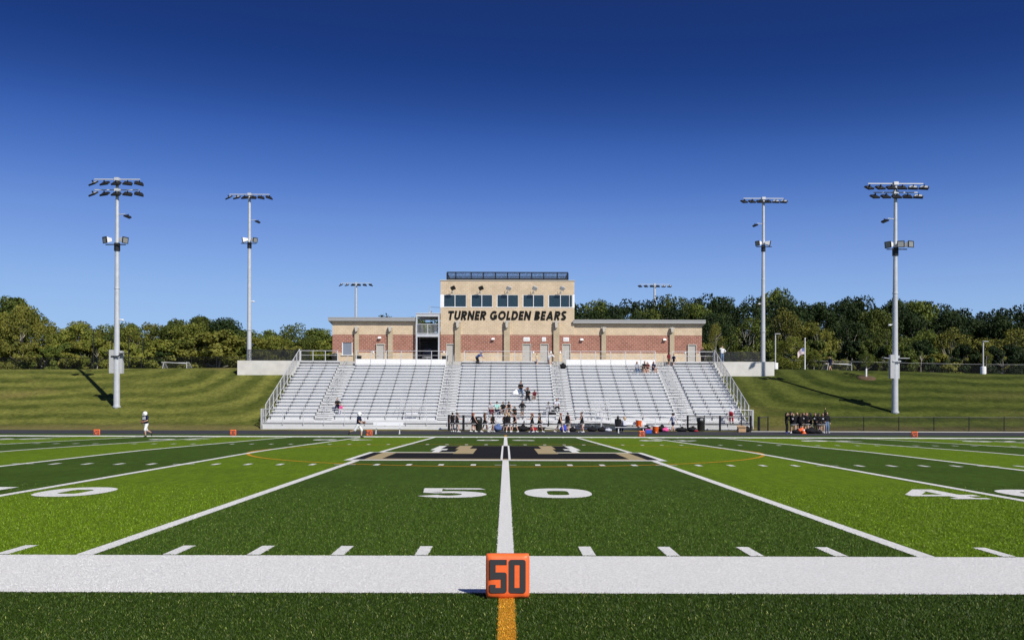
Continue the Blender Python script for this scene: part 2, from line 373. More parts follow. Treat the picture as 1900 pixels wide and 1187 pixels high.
# ---------------------------------------------------------------- ground
def lin(a, b, n): return [a+(b-a)*i/n for i in range(n+1)]
def sheet(name, xs, ys, zf, m, smooth_=True):
    vs = [(x, y, zf(x, y)) for y in ys for x in xs]; nx = len(xs)
    fs = [(j*nx+i, j*nx+i+1, (j+1)*nx+i+1, (j+1)*nx+i) for j in range(len(ys)-1) for i in range(nx-1)]
    b = MB(); b.add(vs, fs); return struct(b.build(name, m, smooth=smooth_, fix=False))
xs = [-1500, -600, -300, -150, -100]+lin(-80, 80, 80)+[100, 150, 300, 600, 1500]
ys = [-600, -200, -60, -20, 0, 30, 58, 64, 70, 73.9, 74.0]+lin(75, 100, 50)+[105, 115, 130, 150, 200, 300, 600, 1500]
def gz(x, y):
    z = G(x, y)
    if y < 73.95: z -= .06
    elif 74.5 < y < 110 and abs(x) < 120: z += .05*noise.noise(Vector((x*.13, y*.2, 0)))
    if abs(x) < 27.0 and y > 92.9: z = min(z, 5.4)      # cut under the concourse slab
    return z
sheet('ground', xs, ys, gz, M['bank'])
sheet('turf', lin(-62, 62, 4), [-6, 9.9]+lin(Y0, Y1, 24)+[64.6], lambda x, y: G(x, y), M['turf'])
sheet('track', lin(-75, 75, 4), [64.6, 68, 71, 74.0], lambda x, y: G(x, y)+.004, M['track'])
b = MB(); b.bx(19.9, 75, 74.0, 74.28, .0, .16); struct(b.build('kerb', M['conc']))
# ---------------------------------------------------------------- field markings: thin sheets that follow the crown
def drape(name, polys, mats, lift=.006):
    bm = bmesh.new()
    for pts, mi, up in polys:
        f = bm.faces.new([bm.verts.new((x, y, up)) for x, y in pts]); f.material_index = mi
    for yb in [Y0, Y1]+lin(Y0, Y1, 24):
        bmesh.ops.bisect_plane(bm, geom=bm.verts[:]+bm.edges[:]+bm.faces[:], plane_co=(0, yb, 0), plane_no=(0, 1, 0))
    bmesh.ops.triangulate(bm, faces=bm.faces)
    for v in bm.verts: v.co.z = G(0, v.co.y)+lift+v.co.z
    bmesh.ops.recalc_face_normals(bm, faces=bm.faces)
    for f in bm.faces:
        if f.normal.z < 0: f.normal_flip()
    me = bpy.data.meshes.new(name); bm.to_mesh(me); bm.free()
    for q in mats: me.materials.append(q)
    o = bpy.data.objects.new(name, me); C.objects.link(o); return struct(o)
def rect(x0, x1, y0, y1, mi=0, up=0): return ([(x0,y0),(x1,y0),(x1,y1),(x0,y1)], mi, up)
XE = 54.9
NB = 7.86
drape('sideline_marking', [rect(-XE, XE, NB, Y0), rect(-XE, XE, Y1, Y1+1.9)], [M['turfwhite']])
LW = .095
lines = [rect(k*YD-LW, k*YD+LW, Y0+.01, Y1-.01) for k in range(-10, 11)]
drape('yard_lines', lines, [M['turfwhite']], .007)
YN, YF = Y0+16.05, Y0+32.85
ticks = []
for k in range(-49, 50):
    x = k*.9144
    if k % 5 == 0:
        for y in (YN, YF):
            ticks += [rect(x-.31, x-LW-.002, y-.05, y+.05), rect(x+LW+.002, x+.31, y-.05, y+.05)]
        continue
    ticks += [rect(x-.072, x+.072, Y0+.03, Y0+.68), rect(x-.06, x+.06, Y1-.68, Y1-.1), rect(x-.075, x+.075, YN-.3, YN+.3), rect(x-.075, x+.075, YF-.3, YF+.3)]
drape('hash_marks', ticks, [M['turfwhite']], .008)
# yard numbers: outlines in a 1 x 1 box (y up)
def zero():
    n = 40; o = []; i = []
    for k in range(n):
        a = 2*math.pi*k/n; c, s = math.cos(a), math.sin(a)
        o.append((.5+.5*abs(c)**.85*(1 if c > 0 else -1), .5+.5*abs(s)**.85*(1 if s > 0 else -1)))
        p = .45; i.append((.5+.16*abs(c)**p*(1 if c > 0 else -1), .5+.22*abs(s)**p*(1 if s > 0 else -1)))
    return [[o[k], o[(k+1) % n], i[(k+1) % n], i[k]] for k in range(n)]
def strip(L, Rr): return [[L[k], L[k+1], Rr[k+1], Rr[k]] for k in range(len(L)-1)]
def five():
    P = [[(.10,.93),(.10,1),(.88,1),(.97,.86),(.42,.86),(.36,.93)], [(.14,.50),(.10,.93),(.36,.93),(.38,.62)]]
    o = []; i = []
    for k in range(15):
        a = R(128-k*(128+150)/14.); o.append((.52+.48*math.cos(a), .33+.33*math.sin(a))); i.append((.50+.17*math.cos(a), .33+.13*math.sin(a)))
    P += strip(o, i)
    P += [[(.14,.50),(.38,.62),i[0],(.30,.44)]]
    return [[((u-.09)/.90, v) for u, v in q] for q in P]
def four():
    return [[(.0,.27),(.0,.42),(.50,1.0),(.62,.84),(.24,.42),(.24,.27)], [(.24,.27),(.24,.42),(.55,.42),(.55,.27)],
            [(.55,.0),(.55,.27),(.55,.42),(.55,.92),(.50,1.0),(.80,1.0),(.80,.0)], [(.80,.27),(.80,.42),(1.0,.42),(1.0,.27)], [(.42,0),(.42,.10),(.55,.10),(.55,0)], [(.80,0),(.80,.10),(.95,.10),(.95,0)]]
def three():
    P = []
    for cy, a0, a1 in ((.73,150,-80),(.29,80,-150)):
        ry = .27 if cy > .5 else .29
        o = [(.5+.48*math.cos(R(a0+(a1-a0)*k/12.)), cy+ry*math.sin(R(a0+(a1-a0)*k/12.))) for k in range(13)]
        i = [(.5+.19*math.cos(R(a0+(a1-a0)*k/12.)), cy+.12*math.sin(R(a0+(a1-a0)*k/12.))) for k in range(13)]
        P += strip(o, i)
    return P
def two():
    o = [(.5+.48*math.cos(R(170-k*210/12.)), .70+.30*math.sin(R(170-k*210/12.))) for k in range(13)]
    i = [(.5+.19*math.cos(R(170-k*210/12.)), .70+.13*math.sin(R(170-k*210/12.))) for k in range(13)]
    return strip(o, i)+[[o[-1], i[-1], (.04,.2), (.42,.2)], [(.04,0),(.04,.2),(.96,.2),(.96,0)]]
def one(): return [[(.35,0),(.35,.80),(.18,.72),(.18,.86),(.45,1),(.67,1),(.67,0)]]
DG = {'0': zero, '5': five, '4': four, '3': three, '2': two, '1': one}
NP = []
YB = Y0+6.45; NH = 1.95; NW = 1.27; NG = .36
def put(d, x0, y0, flip):
    for f in DG[d]():
        p = [((x0+u*NW, y0+v*NH) if not flip else (x0+NW-u*NW, y0+NH-v*NH)) for u, v in f()] if callable(f) else [((x0+u*NW, y0+v*NH) if not flip else (x0+NW-u*NW, y0+NH-v*NH)) for u, v in f]
        NP.append((p, 0, 0))
for k in range(-4, 5):
    t = str(5-abs(k)); x = k*2*YD
    put(t, x-NG-NW, YB, False); put('0', x+NG, YB, False)
    yf = Y1-(YB-Y0)-NH
    put('0', x-NG-NW, yf, True); put(t, x+NG, yf, True)
drape('yard_numbers', NP, [M['turfwhite']], .009)
# midfield letter logo, seen upside down from this side
def W(zx, zy):       # a point on the turf
    px = 600+zx*.3579; row = 790+zy*.3579; y = 34.0
    for _ in range(6): y = (1.55-G(0, y))*FP/(row-766.6)
    return (X(px, y), y)
lg = []
def q4(pts, mi, up): lg.append(([W(*p) for p in pts], mi, up))
def brect(x0, x1, y0, y1, mi, up): lg.append(rect(x0, x1, y0, y1, mi, up))
bx, yb0, yb1 = 4.98, 28.05, 33.5
brect(-bx, bx, yb0, yb1, 0, 0)                          # white outline of the wide bar
brect(-bx+.2, bx-.2, yb0+.42, yb1-.35, 2, .003)       # tan band
for s in (-1, 1):
    a, c = sorted((s*(bx-.20), s*(bx-.55))); brect(a, c, yb0+.42, yb1-.35, 1, .005)     # black ends of the bar
    a, c = sorted((s*3.92, s*.16)); brect(a, c, yb0+.95, yb1-.75, 1, .005)
    # stem and foot
    a, c = sorted((s*2.92, s*0.10)); ft0, ft1 = 36.4, 40.6
    brect(*sorted((s*2.92, s*2.60)), ft0, ft1, 0, 0)
    brect(*sorted((s*2.92, s*2.30)), ft0-1.0, ft0+.3, 0, .002)
    brect(*sorted((s*2.60, s*2.02)), ft0+.5, ft1-.1, 1, .001)
    brect(*sorted((s*2.02, s*1.45)), ft0+.2, ft1+.1, 2, .001)
    brect(*sorted((s*2.45, s*1.80)), 33.9, ft0, 1, .001)
    brect(*sorted((s*2.72, s*2.45)), 33.5, ft0, 0, .0015)
    brect(*sorted((s*1.86, s*1.15)), 32.2, 36.9, 2, .007)
    brect(*sorted((s*1.45, s*.16)), 32.3, ft1, 1, .006)
    brect(*sorted((s*2.62, s*.16)), ft1, ft1+.28, 2, .001)
brect(-.16, -.09, 28.2, 41.0, 0, .010); brect(.09, .16, 28.2, 41.0, 0, .010); brect(-.09, .09, 29.0, 40.4, 1, .011)
drape('midfield_logo', lg, [M['turfwhite'], M['turfblack'], M['turftan']], .010)
cc = []; cy = Y0+24.7
for k in range(120):
    a, c = 2*math.pi*k/120, 2*math.pi*(k+1)/120
    f = lambda t, r: (r*math.cos(t), cy+r*math.sin(t))
    cc.append(([f(a, 9.33), f(c, 9.33), f(c, 9.47), f(a, 9.47)], 0, 0))
cc += [rect(-.054, .078, -5.9, NB-.005), rect(-.085, .085, Y1+1.92, 63.9)]
drape('soccer_lines', cc, [M['turforange']], .005)
# ---------------------------------------------------------------- standing turf fibres near the camera
def fibres():
    rs = np.random.RandomState(3); N = 600000
    d = 5.6+(19.5-5.6)*rs.rand(N)**1.35
    x = (rs.rand(N)*2-1)*(d*.60+.4); y = d
    keep = rs.rand(N) < np.clip((19.5-d)/6., 0, 1); x, y = x[keep], y[keep]; N = len(x)
    gzv = np.array([G(0, t) for t in np.linspace(5, 20, 301)]); z = np.interp(y, np.linspace(5, 20, 301), gzv)
    ax = np.abs(x); light = ((np.floor(ax/YD) % 2) == 1) & (y > Y0)
    dk = np.array(DK)*1.12; lt = np.array(LT)*1.12; col = np.where(light[:, None], lt, dk)
    x0_, y0_ = x, y; x = x+rs.normal(0, .006, N); y = y+rs.normal(0, .012, N)      # fibres of either colour cross the painted edges
    wh = (y > NB) & (y < Y0)
    k = np.round(x/YD); wh |= (np.abs(x-k*YD) < LW) & (y > Y0)
    k = np.round(x/.9144); wh |= (np.abs(x-k*.9144) < .072) & (y > Y0+.03) & (y < Y0+.68)
    og = (np.abs(x-.012) < .066) & (y < NB)
    num = np.zeros(N, bool)
    for p, _, _ in NP:
        px = np.array([q[0] for q in p]); py = np.array([q[1] for q in p])
        if py.min() > 20: continue
        sel = np.where((x > px.min()) & (x < px.max()) & (y > py.min()) & (y < py.max()))[0]
        if not len(sel): continue
        c = np.zeros(len(sel), bool); j = len(p)-1
        for i in range(len(p)):
            cond = (py[i] > y[sel]) != (py[j] > y[sel]); xx = (px[j]-px[i])*(y[sel]-py[i])/(py[j]-py[i]+1e-12)+px[i]
            c ^= cond & (x[sel] < xx); j = i
        num[sel] |= c
    wh |= num
    x, y = x0_, y0_
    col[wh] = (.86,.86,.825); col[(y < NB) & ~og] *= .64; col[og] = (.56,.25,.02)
    v = rs.lognormal(0, .38, N); v[wh] = np.clip(rs.normal(1.0, .10, N)[wh], .62, 1.12)
    tan = (rs.rand(N) < .06) & ~wh & ~og; col[tan] = (.17,.19,.05)
    col = np.clip(col*v[:, None], 0, .9)
    h = (.010+.009*rs.rand(N)); h[wh] *= .6; wd = (.0016+.0014*rs.rand(N))*(1+(y-6)*.06); wd[wh] *= .75
    a = rs.rand(N)*6.283; le = h*(.35+.6*rs.rand(N)); la = rs.rand(N)*6.283
    P = np.zeros((N, 4, 3), np.float32)
    cx, cyy = np.cos(a)*wd, np.sin(a)*wd; tx, ty = np.cos(la)*le, np.sin(la)*le
    P[:, 0] = np.stack([x-cx, y-cyy, z], 1); P[:, 1] = np.stack([x+cx, y+cyy, z], 1)
    P[:, 2] = np.stack([x+tx+cx*.5, y+ty+cyy*.5, z+h], 1); P[:, 3] = np.stack([x+tx-cx*.5, y+ty-cyy*.5, z+h], 1)
    me = bpy.data.meshes.new('turf_fibres'); me.vertices.add(4*N); me.vertices.foreach_set('co', P.ravel())
    me.loops.add(4*N); me.loops.foreach_set('vertex_index', np.arange(4*N, dtype=np.int32))
    me.polygons.add(N); me.polygons.foreach_set('loop_start', np.arange(0, 4*N, 4, dtype=np.int32)); me.polygons.foreach_set('loop_total', np.full(N, 4, np.int32))
    me.update()
    at = me.color_attributes.new('fibre_colour', 'FLOAT_COLOR', 'POINT')
    cc_ = np.ones((N, 4, 4), np.float32); cc_[:, :, :3] = col[:, None, :]; at.data.foreach_set('color', cc_.ravel())
    m = bpy.data.materials.new('turf_fibre'); m.use_nodes = True; nn = m.node_tree.nodes; bb = nn['Principled BSDF']
    k = nn.new('ShaderNodeAttribute'); k.attribute_name = 'fibre_colour'; m.node_tree.links.new(k.outputs['Color'], bb.inputs['Base Color'])
    bb.inputs['Roughness'].default_value = .5; bb.inputs['Specular IOR Level'].default_value = .2
    me.materials.append(m); o = bpy.data.objects.new('turf_fibres', me); C.objects.link(o); o['kind'] = 'stuff'
    o['label'] = 'short artificial grass fibres standing up over the near part of the field'; o['category'] = 'artificial turf'
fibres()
# ---------------------------------------------------------------- yard markers
def marker(num, x, y, w, h, label, tilt=0, rz=0):
    t = thing('yard_marker', label, 'yard marker', (x, y, G(x, y)+.005), rz, 'orange yard markers along the sidelines')
    b = MB(); n = 5; dp = .105; r = .022
    # soft padded block with rounded edges and puckered seams
    nx, nz_ = 14, 14; vs = []; fs = []
    for side in (-1, 1):
        for j in range(nz_+1):
            for i in range(nx+1):
                u, v = i/nx, j/nz_
                e = min(u, 1-u, v, 1-v); puff = (1-math.exp(-e*16))*.028
                k = .0045*noise.noise(Vector((u*7, v*7, side*3+x)))*(1 if side > 0 else 0)
                xx = (u-.5)*w; zz = v*h+(.012*math.sin(u*3.1)*(1-v))*-1+.006
                cr = .007*(1-min(1, e*10)); xx -= cr*(1 if u > .5 else -1)*(1-min(1, min(v, 1-v)*12)); 
                vs.append((xx, side*(dp/2-.028+puff)+k*min(1, e*10), max(.0, zz)))
    m_ = (nx+1)*(nz_+1)
    for s_ in (0, 1):
        for j in range(nz_):
            for i in range(nx):
                a = s_*m_+j*(nx+1)+i; f = (a, a+1, a+nx+2, a+nx+1); fs.append(f if s_ == 0 else f[::-1])
    ring = [i for i in range(nx)]+[j*(nx+1)+nx for j in range(nz_)]+[nz_*(nx+1)+nx-i for i in range(nx)]+[(nz_-j)*(nx+1) for j in range(nz_)]
    L = len(ring)
    for k in range(L): fs.append((ring[(k+1) % L], ring[k], ring[k]+m_, ring[(k+1) % L]+m_))
    b.add(vs, fs); o = b.build('padded_block', M['orange'], t, smooth=True, fix=False)
    # blocky condensed digits
    def dig(ch, x0, x1, z0, z1):
        st = (x1-x0)*.345; hh = z1-z0; P = []; md = (z0+z1)/2; th = hh*.155
        def rr(a0, a1, c0, c1, cut=()):       # rectangle with clipped corners
            c = st*.42; pts = []
            for (px, pz, dx, dz, nme) in ((a0,c0,1,1,'bl'),(a1,c0,-1,1,'br'),(a1,c1,-1,-1,'tr'),(a0,c1,1,-1,'tl')):
                if nme in cut:
                    arc = [(px+dx*c*(1-math.cos(t_)), pz+dz*c*(1-math.sin(t_))) for t_ in (0, R(30), R(60), R(90))]
                    pts += arc if nme in ('br', 'tl') and False else (arc[::-1] if nme in ('br', 'tl') else arc)
                else: pts.append((px, pz))
            P.append(pts)
        if ch == '0':
            rr(x0, x0+st, z0, z1, ('bl', 'tl')); rr(x1-st, x1, z0, z1, ('br', 'tr')); rr(x0+st, x1-st, z0, z0+th); rr(x0+st, x1-st, z1-th, z1)
        if ch == '5':
            rr(x0, x0+st, md+hh*.06-th*.5, z1); rr(x0+st, x1, z1-th, z1); rr(x0, x0+st, md-hh*.09, md+hh*.06-th*.5)
            rr(x0+st, x1-st, md-hh*.09, md+hh*.12); rr(x1-st, x1, z0, md+hh*.12, ('br', 'tr')); rr(x0+st, x1-st, z0, z0+th); rr(x0, x0+st, z0, z0+hh*.25, ('bl',))
        if ch == '4':
            rr(x0, x0+st, md-hh*.1, z1); rr(x0+st, x1-st, md-hh*.1, md-hh*.1+th); rr(x1-st, x1, z0, z1)
        if ch == '3':
            rr(x1-st, x1, z0, z1, ('br', 'tr')); rr(x0, x1-st, z0, z0+th); rr(x0, x1-st, z1-th, z1); rr(x0+st*.6, x1-st, md-th/2, md+th/2)
        if ch == '2':
            rr(x0, x1, z0, z0+th); rr(x0, x0+st, z0+th, md+th/2); rr(x0+st, x1-st, md-th/2, md+th/2); rr(x1-st, x1, md-th/2, z1, ('tr',)); rr(x0, x1-st, z1-th, z1)
        return P
    gp = w*.045; mz0, mz1 = h*.14, h*.90
    for ch, a0, a1 in ((num[0], -w*.41, -gp/2), (num[1], gp/2, w*.41)):
        d = MB()
        for pts in dig(ch, a0, a1, mz0, mz1):
            n = len(pts); yy = -(dp/2)-.003
            d.add([(p, yy, z) for p, z in pts]+[(p, yy+.006, z) for p, z in pts], [tuple(range(n)), tuple(range(2*n-1, n-1, -1))]+[(i, (i+1) % n, n+(i+1) % n, n+i) for i in range(n)])
        d.build('digit', M['digit'], o)
    return t
marker('50', .02, 7.66, .365, .365, 'large orange padded yard marker reading 50 on the near sideline', rz=R(.5))
MY = 61.3
for num, k, lb in (('20', -6, 'orange yard marker reading 20 at the far sideline before the left grass bank'), ('30', -4, 'orange yard marker reading 30 on the far sideline left of the grandstand'),
                   ('40', -2, 'orange yard marker reading 40 beside the running player'), ('40', 2, 'orange yard marker reading 40 in front of the orange drink coolers'), ('20', 6, 'orange yard marker reading 20 far right before the black fence')):
    marker(num, k*YD+(.0 if k < 6 else 0), MY, .40, .38, lb, rz=R({-6: 8, -4: 3, -2: 0, 2: 2, 6: -12}[k]))
# ---------------------------------------------------------------- grandstand
NR, FY, FZ, PI_, RI = 18, 77.6, 1.0, .69, .307
XL, XR = -20.25, 20.5
def rowz(i): return FZ+RI*i
def rowy(i): return FY+PI_*i
AIS = [(-16.25,-14.75), (-5.85,-4.35), (4.4,5.9), (14.7,16.3)]
SEC = [(XL, AIS[0][0]), (AIS[0][1], AIS[1][0]), (AIS[1][1], AIS[2][0]), (AIS[2][1], AIS[3][0]), (AIS[3][1], XR)]
gs = thing('grandstand', 'long silver aluminium grandstand with four stair aisles in front of the brick building', 'grandstand', (0, 76, .15))
def P(o): o.parent = gs; o.matrix_parent_inverse = Matrix.Translation((0, -76, -.15)); return o
for si, (a, c) in enumerate(SEC):
    b = MB()
    for i in range(NR):
        y, z = rowy(i), rowz(i)
        b.bx(a, c, y+.004, y+PI_, z-.05, z)                         # foot planks
        if i: b.bx(a, c, y-.022, y-.002, z-RI+.004, z-.004)         # riser board
        else: b.bx(a, c, y-.022, y-.002, .76, z-.004)
        for k in range(1, 3):                                        # plank grooves
            b.bx(a+.02, c-.02, y-.024, y-.0225, z-RI*k/3-.004, z-RI*k/3+.004, 1)
    P(b.build('riser_deck', [M['alu_riser'], M['dark']]))
    top = NR-1 if si in (1, 3) else NR
    nb = max(1, round((c-a)/1.5)); st = (c-a)/nb
    for i in range(top):
        y, z = rowy(i)+.53, rowz(i)+.43
        s = MB(); s.bx(a+.05, c-.05, y, y+.24, z-.045, z); s.bx(a+.05, c-.05, y, y+.02, z-.10, z-.045)
        for k in range(nb+1):
            xx = min(max(a+st*k, a+.12), c-.12)
            s.bx(xx-.016, xx+.016, y+.021, y+.2, z-.14, z-.045, 1); s.bx(xx-.015, xx+.015, y+.03, y+.10, z-.43, z-.14, 1)
            if 0 < k < nb: s.bx(xx-.012, xx+.012, y-.003, y-.001, z-.085, z+.001, 1)
        o = P(s.build('bench', [M['alu'], M['dark']]))
    if si in (1, 3):                                                 # white back panels behind the last seats
        b = MB(); y = rowy(NR-1)+.3
        for k in range(nb): b.bx(a+st*k+.03, a+st*(k+1)-.03, y, y+.03, rowz(NR-1)+.0, rowz(NR-1)+.62)
        P(b.build('back_panel', M['white']))
        for k in range(nb+1): b = MB(); b.bx(a+st*k-.02, a+st*k+.02, y-.01, y+.04, rowz(NR-1), rowz(NR-1)+.66); P(b.build('panel_post', M['grey']))
for ai, (a, c) in enumerate(AIS):                                    # aisle steps: two treads to a row
    b = MB()
    for i in range(NR):
        y, z = rowy(i), rowz(i)
        b.bx(a, c, y+.004, y+PI_, z-.05, z); b.bx(a, c, y-.022, y-.002, (z-RI+.004) if i else .76, z-.004)
        if i < NR-1:
            b.bx(a+.04, c-.04, y+PI_*.5, y+PI_-.023, z+.004, z+RI/2, 0); b.bx(a+.04, c-.04, y+PI_*.5-.003, y+PI_*.5-.001, z+RI/2-.045, z+RI/2-.0, 1); b.bx(a+.04, c-.5, y+PI_*.5-.003, y+PI_*.5-.001, z+.0, z+.03, 1)
        b.bx(a+.03, c-.03, y-.026, y-.0225, z-.045, z, 1)  # dark strips on the treads paint the steps' shadow lines
    P(b.build('aisle_steps', [M['alu_riser'], M['dark']]))
    b = MB(); xm = (a+c)/2
    for i in range(1, NR-1, 3):
        p = [(xm, rowy(i)+.1, rowz(i)), (xm, rowy(i)+.1, rowz(i)+.9), (xm, rowy(i+2)-.2, rowz(i+2)+.75), (xm, rowy(i+2)-.2, rowz(i+2)-RI)]
        b.path(p, .019, 6)
        b.tube((xm, rowy(i)+.1, rowz(i)+.5), (xm, rowy(i+2)-.2, rowz(i+2)+.35), .015, .015, 6)
    P(b.build('aisle_handrail', M['grey'], smooth=False))  # greyer than the other rails: their shaded side put into the colour
# front walkway, skirt and rail
b = MB(); b.bx(XL, XR, 76.0, 77.58, .68, .75); P(b.build('walkway', M['alu']))
b = MB()
for k in range(3): b.bx(XL, XR, 76.03, 76.06, .12+k*.18, .12+k*.18+.172)
P(b.build('skirt_panel', M['alu_riser']))
b = MB(); b.bx(XL, XR, 76.10, 76.12, .05, .74); b.bx(XL, XR, 75.985, 75.999, .665, .70); P(b.build('skirt_gap_shade', M['dark']))  # dark strips painting the shade in the gap below the deck
def rail(pts, posts, h=1.07, r=.024, mids=(.5,), base=0, m='rail', name='guard_rail', parent=True, foot=None):
    b = MB()
    for a, c in zip(pts, pts[1:]):
        a, c = Vector(a), Vector(c)
        b.tube(a+Vector((0,0,h)), c+Vector((0,0,h)), r, r, 8)
        for q in mids: b.tube(a+Vector((0,0,h*q)), c+Vector((0,0,h*q)), r*.75, r*.75, 6)
    for p in posts:
        p = Vector(p); b.tube(p+Vector((0,0,base)), p+Vector((0,0,h)), r, r, 8)
    return b
GAPX = [(-2.1, 3.4)]
def front(a, c):
    n = max(1, round((c-a)/1.72))
    b = rail([(a, 75.95, .72), (c, 75.95, .72)], [(a+(c-a)*k/n, 75.95, .4) for k in range(n+1)], h=1.25-.0, mids=(.55,))
    for v in range(0): pass
    return b
for a, c in ((XL, -1.45), (3.4, 8.0), (14.6, XR)):
    b = rail([(a, 75.95, .75), (c, 75.95, .75)], [], h=1.12, mids=(.5, .12))
    n = max(1, round((c-a)/1.72))
    for k in range(n+1):
        x = a+(c-a)*k/n; b.bx(x-.022, x+.022, 75.93, 75.97, .55, 1.87)
    P(b.build('front_rail', M['rail']))
# side rails climbing with the rows
for s, xx in ((-1, XL-.08), (1, XR+.08)):
    b = MB(); m_ = MB()
    b.tube((xx, 75.95, 1.87), (xx, 77.4, 1.87), .028, .028); b.tube((xx, 75.95, 1.3), (xx, 77.4, 1.3), .02, .02)
    for y in (75.95, 76.7, 77.4): b.bx(xx-.03, xx+.03, y-.03, y+.03, .15, 1.87)
    yb, yt = 77.4, rowy(NR)+.05; hb, ht = rowz(0)+1.28, rowz(NR-1)+1.62
    b.tube((xx, yb, hb), (xx, yt, ht), .032, .032); b.tube((xx, yb, hb-1.05), (xx, yt, ht-1.05), .02, .02)
    n = 10
    for k in range(n+1):
        y = yb+(yt-yb)*k/n; z = hb+(ht-hb)*k/n
        b.bx(xx-.035, xx+.035, y-.035, y+.035, z-1.55, z+.02)
    b.bx(xx-.06, xx+.06, yb, yt, 1, 1.01) if False else None
    P(b.build('side_rail', M['rail']))
    m_.add([(xx, yb, hb-1.1), (xx, yt, ht-1.1), (xx, yt, ht), (xx, yb, hb)], [(0,1,2,3)])
    m_.add([(xx, 75.95, .75), (xx, 77.4, .75), (xx, 77.4, 1.87), (xx, 75.95, 1.87)], [(0,1,2,3)])
    P(m_.build('side_mesh', M['chain_grey']))
    # end stringer and frame legs under the side
    b = MB(); b.beam((xx+s*-.06, 77.5, .70), (xx+s*-.06, 90.1, 5.95), .08, .22)
    for k in range(5):
        y = 78.5+k*2.6; b.bx(xx-.1-.0, xx-.02, y, y+.1, G(xx, y)-.1, .70+(y-77.5)*.4166-.05)
        b.beam((xx-.05, y, G(xx, y)+.1), (xx-.05, y+2.4, .70+(y+2.4-77.5)*.4166-.15), .05, .05)
    P(b.build('side_frame', M['rail']))
# top rail
TY = rowy(NR)+.16
def toprail(a, c, n):
    b = rail([(a, TY, 6.52), (c, TY, 6.52)], [], h=1.16, mids=(.62, .14), r=.026)
    for k in range(n+1):
        x = a+(c-a)*k/n; b.bx(x-.028, x+.028, TY-.03, TY+.03, 6.2, 7.68)
    for x in (a, c): b.bx(x-.04, x+.04, TY-.04, TY+.04, 6.2, 7.68)
    P(b.build('top_rail', M['rail']))
toprail(XL+.0, -16.6, 3); toprail(-14.75, -5.85, 6); toprail(-4.1, 4.2, 5); toprail(5.9, 14.75, 6); toprail(16.4, XR, 3)
b = MB()                                                             # entrance stairs, platform and ramps
b.bx(-.05, 3.55, 74.6, 75.92, .68, .745); b.bx(-.05, 3.55, 74.62, 74.66, .45, .676)
for k in range(4): b.bx(-.05-.34*(k+1), -.05-.34*k-.01, 74.7, 75.85, .57-.14*k-.04, .60-.14*k)
P(b.build('entry_platform', M['alu']))
b = MB()
b.add([(3.56,74.6,.68),(9.3,74.6,.14),(9.3,75.2,.14),(3.56,75.2,.68),(3.56,74.6,.75),(9.3,74.6,.2),(9.3,75.2,.2),(3.56,75.2,.75)], [(0,3,2,1),(4,5,6,7),(0,1,5,4),(1,2,6,5),(2,3,7,6),(3,0,4,7)])
b.add([(6.2,75.3,.93),(14.6,75.3,.16),(14.6,75.9,.16),(6.2,75.9,.93),(6.2,75.3,1.0),(14.6,75.3,.22),(14.6,75.9,.22),(6.2,75.9,1.0)], [(0,3,2,1),(4,5,6,7),(0,1,5,4),(1,2,6,5),(2,3,7,6),(3,0,4,7)])
P(b.build('ramp', M['alu']))
b = MB()
b.beam((3.56,74.585,.72),(9.3,74.585,.17),.02,.07); b.beam((6.2,75.285,.97),(14.6,75.285,.19),.02,.05); b.bx(-.05,3.56,74.575,74.595,.675,.735)
for x in (-.05, 1.5, 3.5, 5.4, 7.3): b.bx(x-.05, x+.05, 74.56, 74.60, max(.15, .55-max(0, x-3.5)*.1), .95-max(0, x-3.5)*.1)
P(b.build('ramp_edge', M['dark']))
def poly_rail(pts, h, n, name, mids=(.5,)):
    b = MB()
    for a, c in zip(pts, pts[1:]):
        a, c = Vector(a), Vector(c)
        for q in (1,)+mids: b.tube(a+Vector((0,0,h*q)), c+Vector((0,0,h*q)), .021, .021, 6)
    a, c = Vector(pts[0]), Vector(pts[-1])
    for k in range(n+1):
        p = a.lerp(c, k/n); b.bx(p.x-.024, p.x+.024, p.y-.024, p.y+.024, p.z-.1, p.z+h)
    P(b.build(name, M['rail'])); 
poly_rail([(-.05,74.62,.75),(3.5,74.62,.75)], 1.2, 2, 'platform_rail', (.5,.25))
poly_rail([(3.5,74.62,.75),(9.3,74.62,.2)], .95, 4, 'ramp_rail'); poly_rail([(6.2,75.26,1.0),(14.8,75.26,.22)], .95, 7, 'ramp_rail', (.5,.75)); poly_rail([(3.5,75.22,.75),(9.3,75.22,.2)], .95, 4, 'ramp_rail')
for y in (74.66, 75.88): poly_rail([(-1.5,y,.18),(-.05,y,.78)], 1.15, 2, 'stair_rail')
for x0, x1 in ((-9.0,-6.9), (7.3, 8.9)):                             # wheelchair bays cut into the first rows
    b = MB()
    for z in (1.75, 2.2, 2.45): b.tube((x0, 77.9, z), (x1, 77.9, z), .02, .02, 6); b.tube((x0, 79.2, z+.35), (x1, 79.2, z+.35), .018, .018, 6)
    for x in (x0, x0+.35, (x0+x1)/2, x1-.35, x1): b.tube((x, 77.9, 1.0), (x, 77.9, 2.45), .018, .018, 6); b.tube((x, 79.2, 1.7), (x, 79.2, 2.8), .018, .018, 6)
    for x in (x0, x1): b.tube((x, 77.9, 2.45), (x, 79.2, 2.8), .018, .018, 6)
    P(b.build('bay_rail', M['rail']))
    b = MB(); b.bx(x0+.5, x1-.6, 78.0, 78.04, 1.35, 1.75); P(b.build('bay_panel', M['alu']))
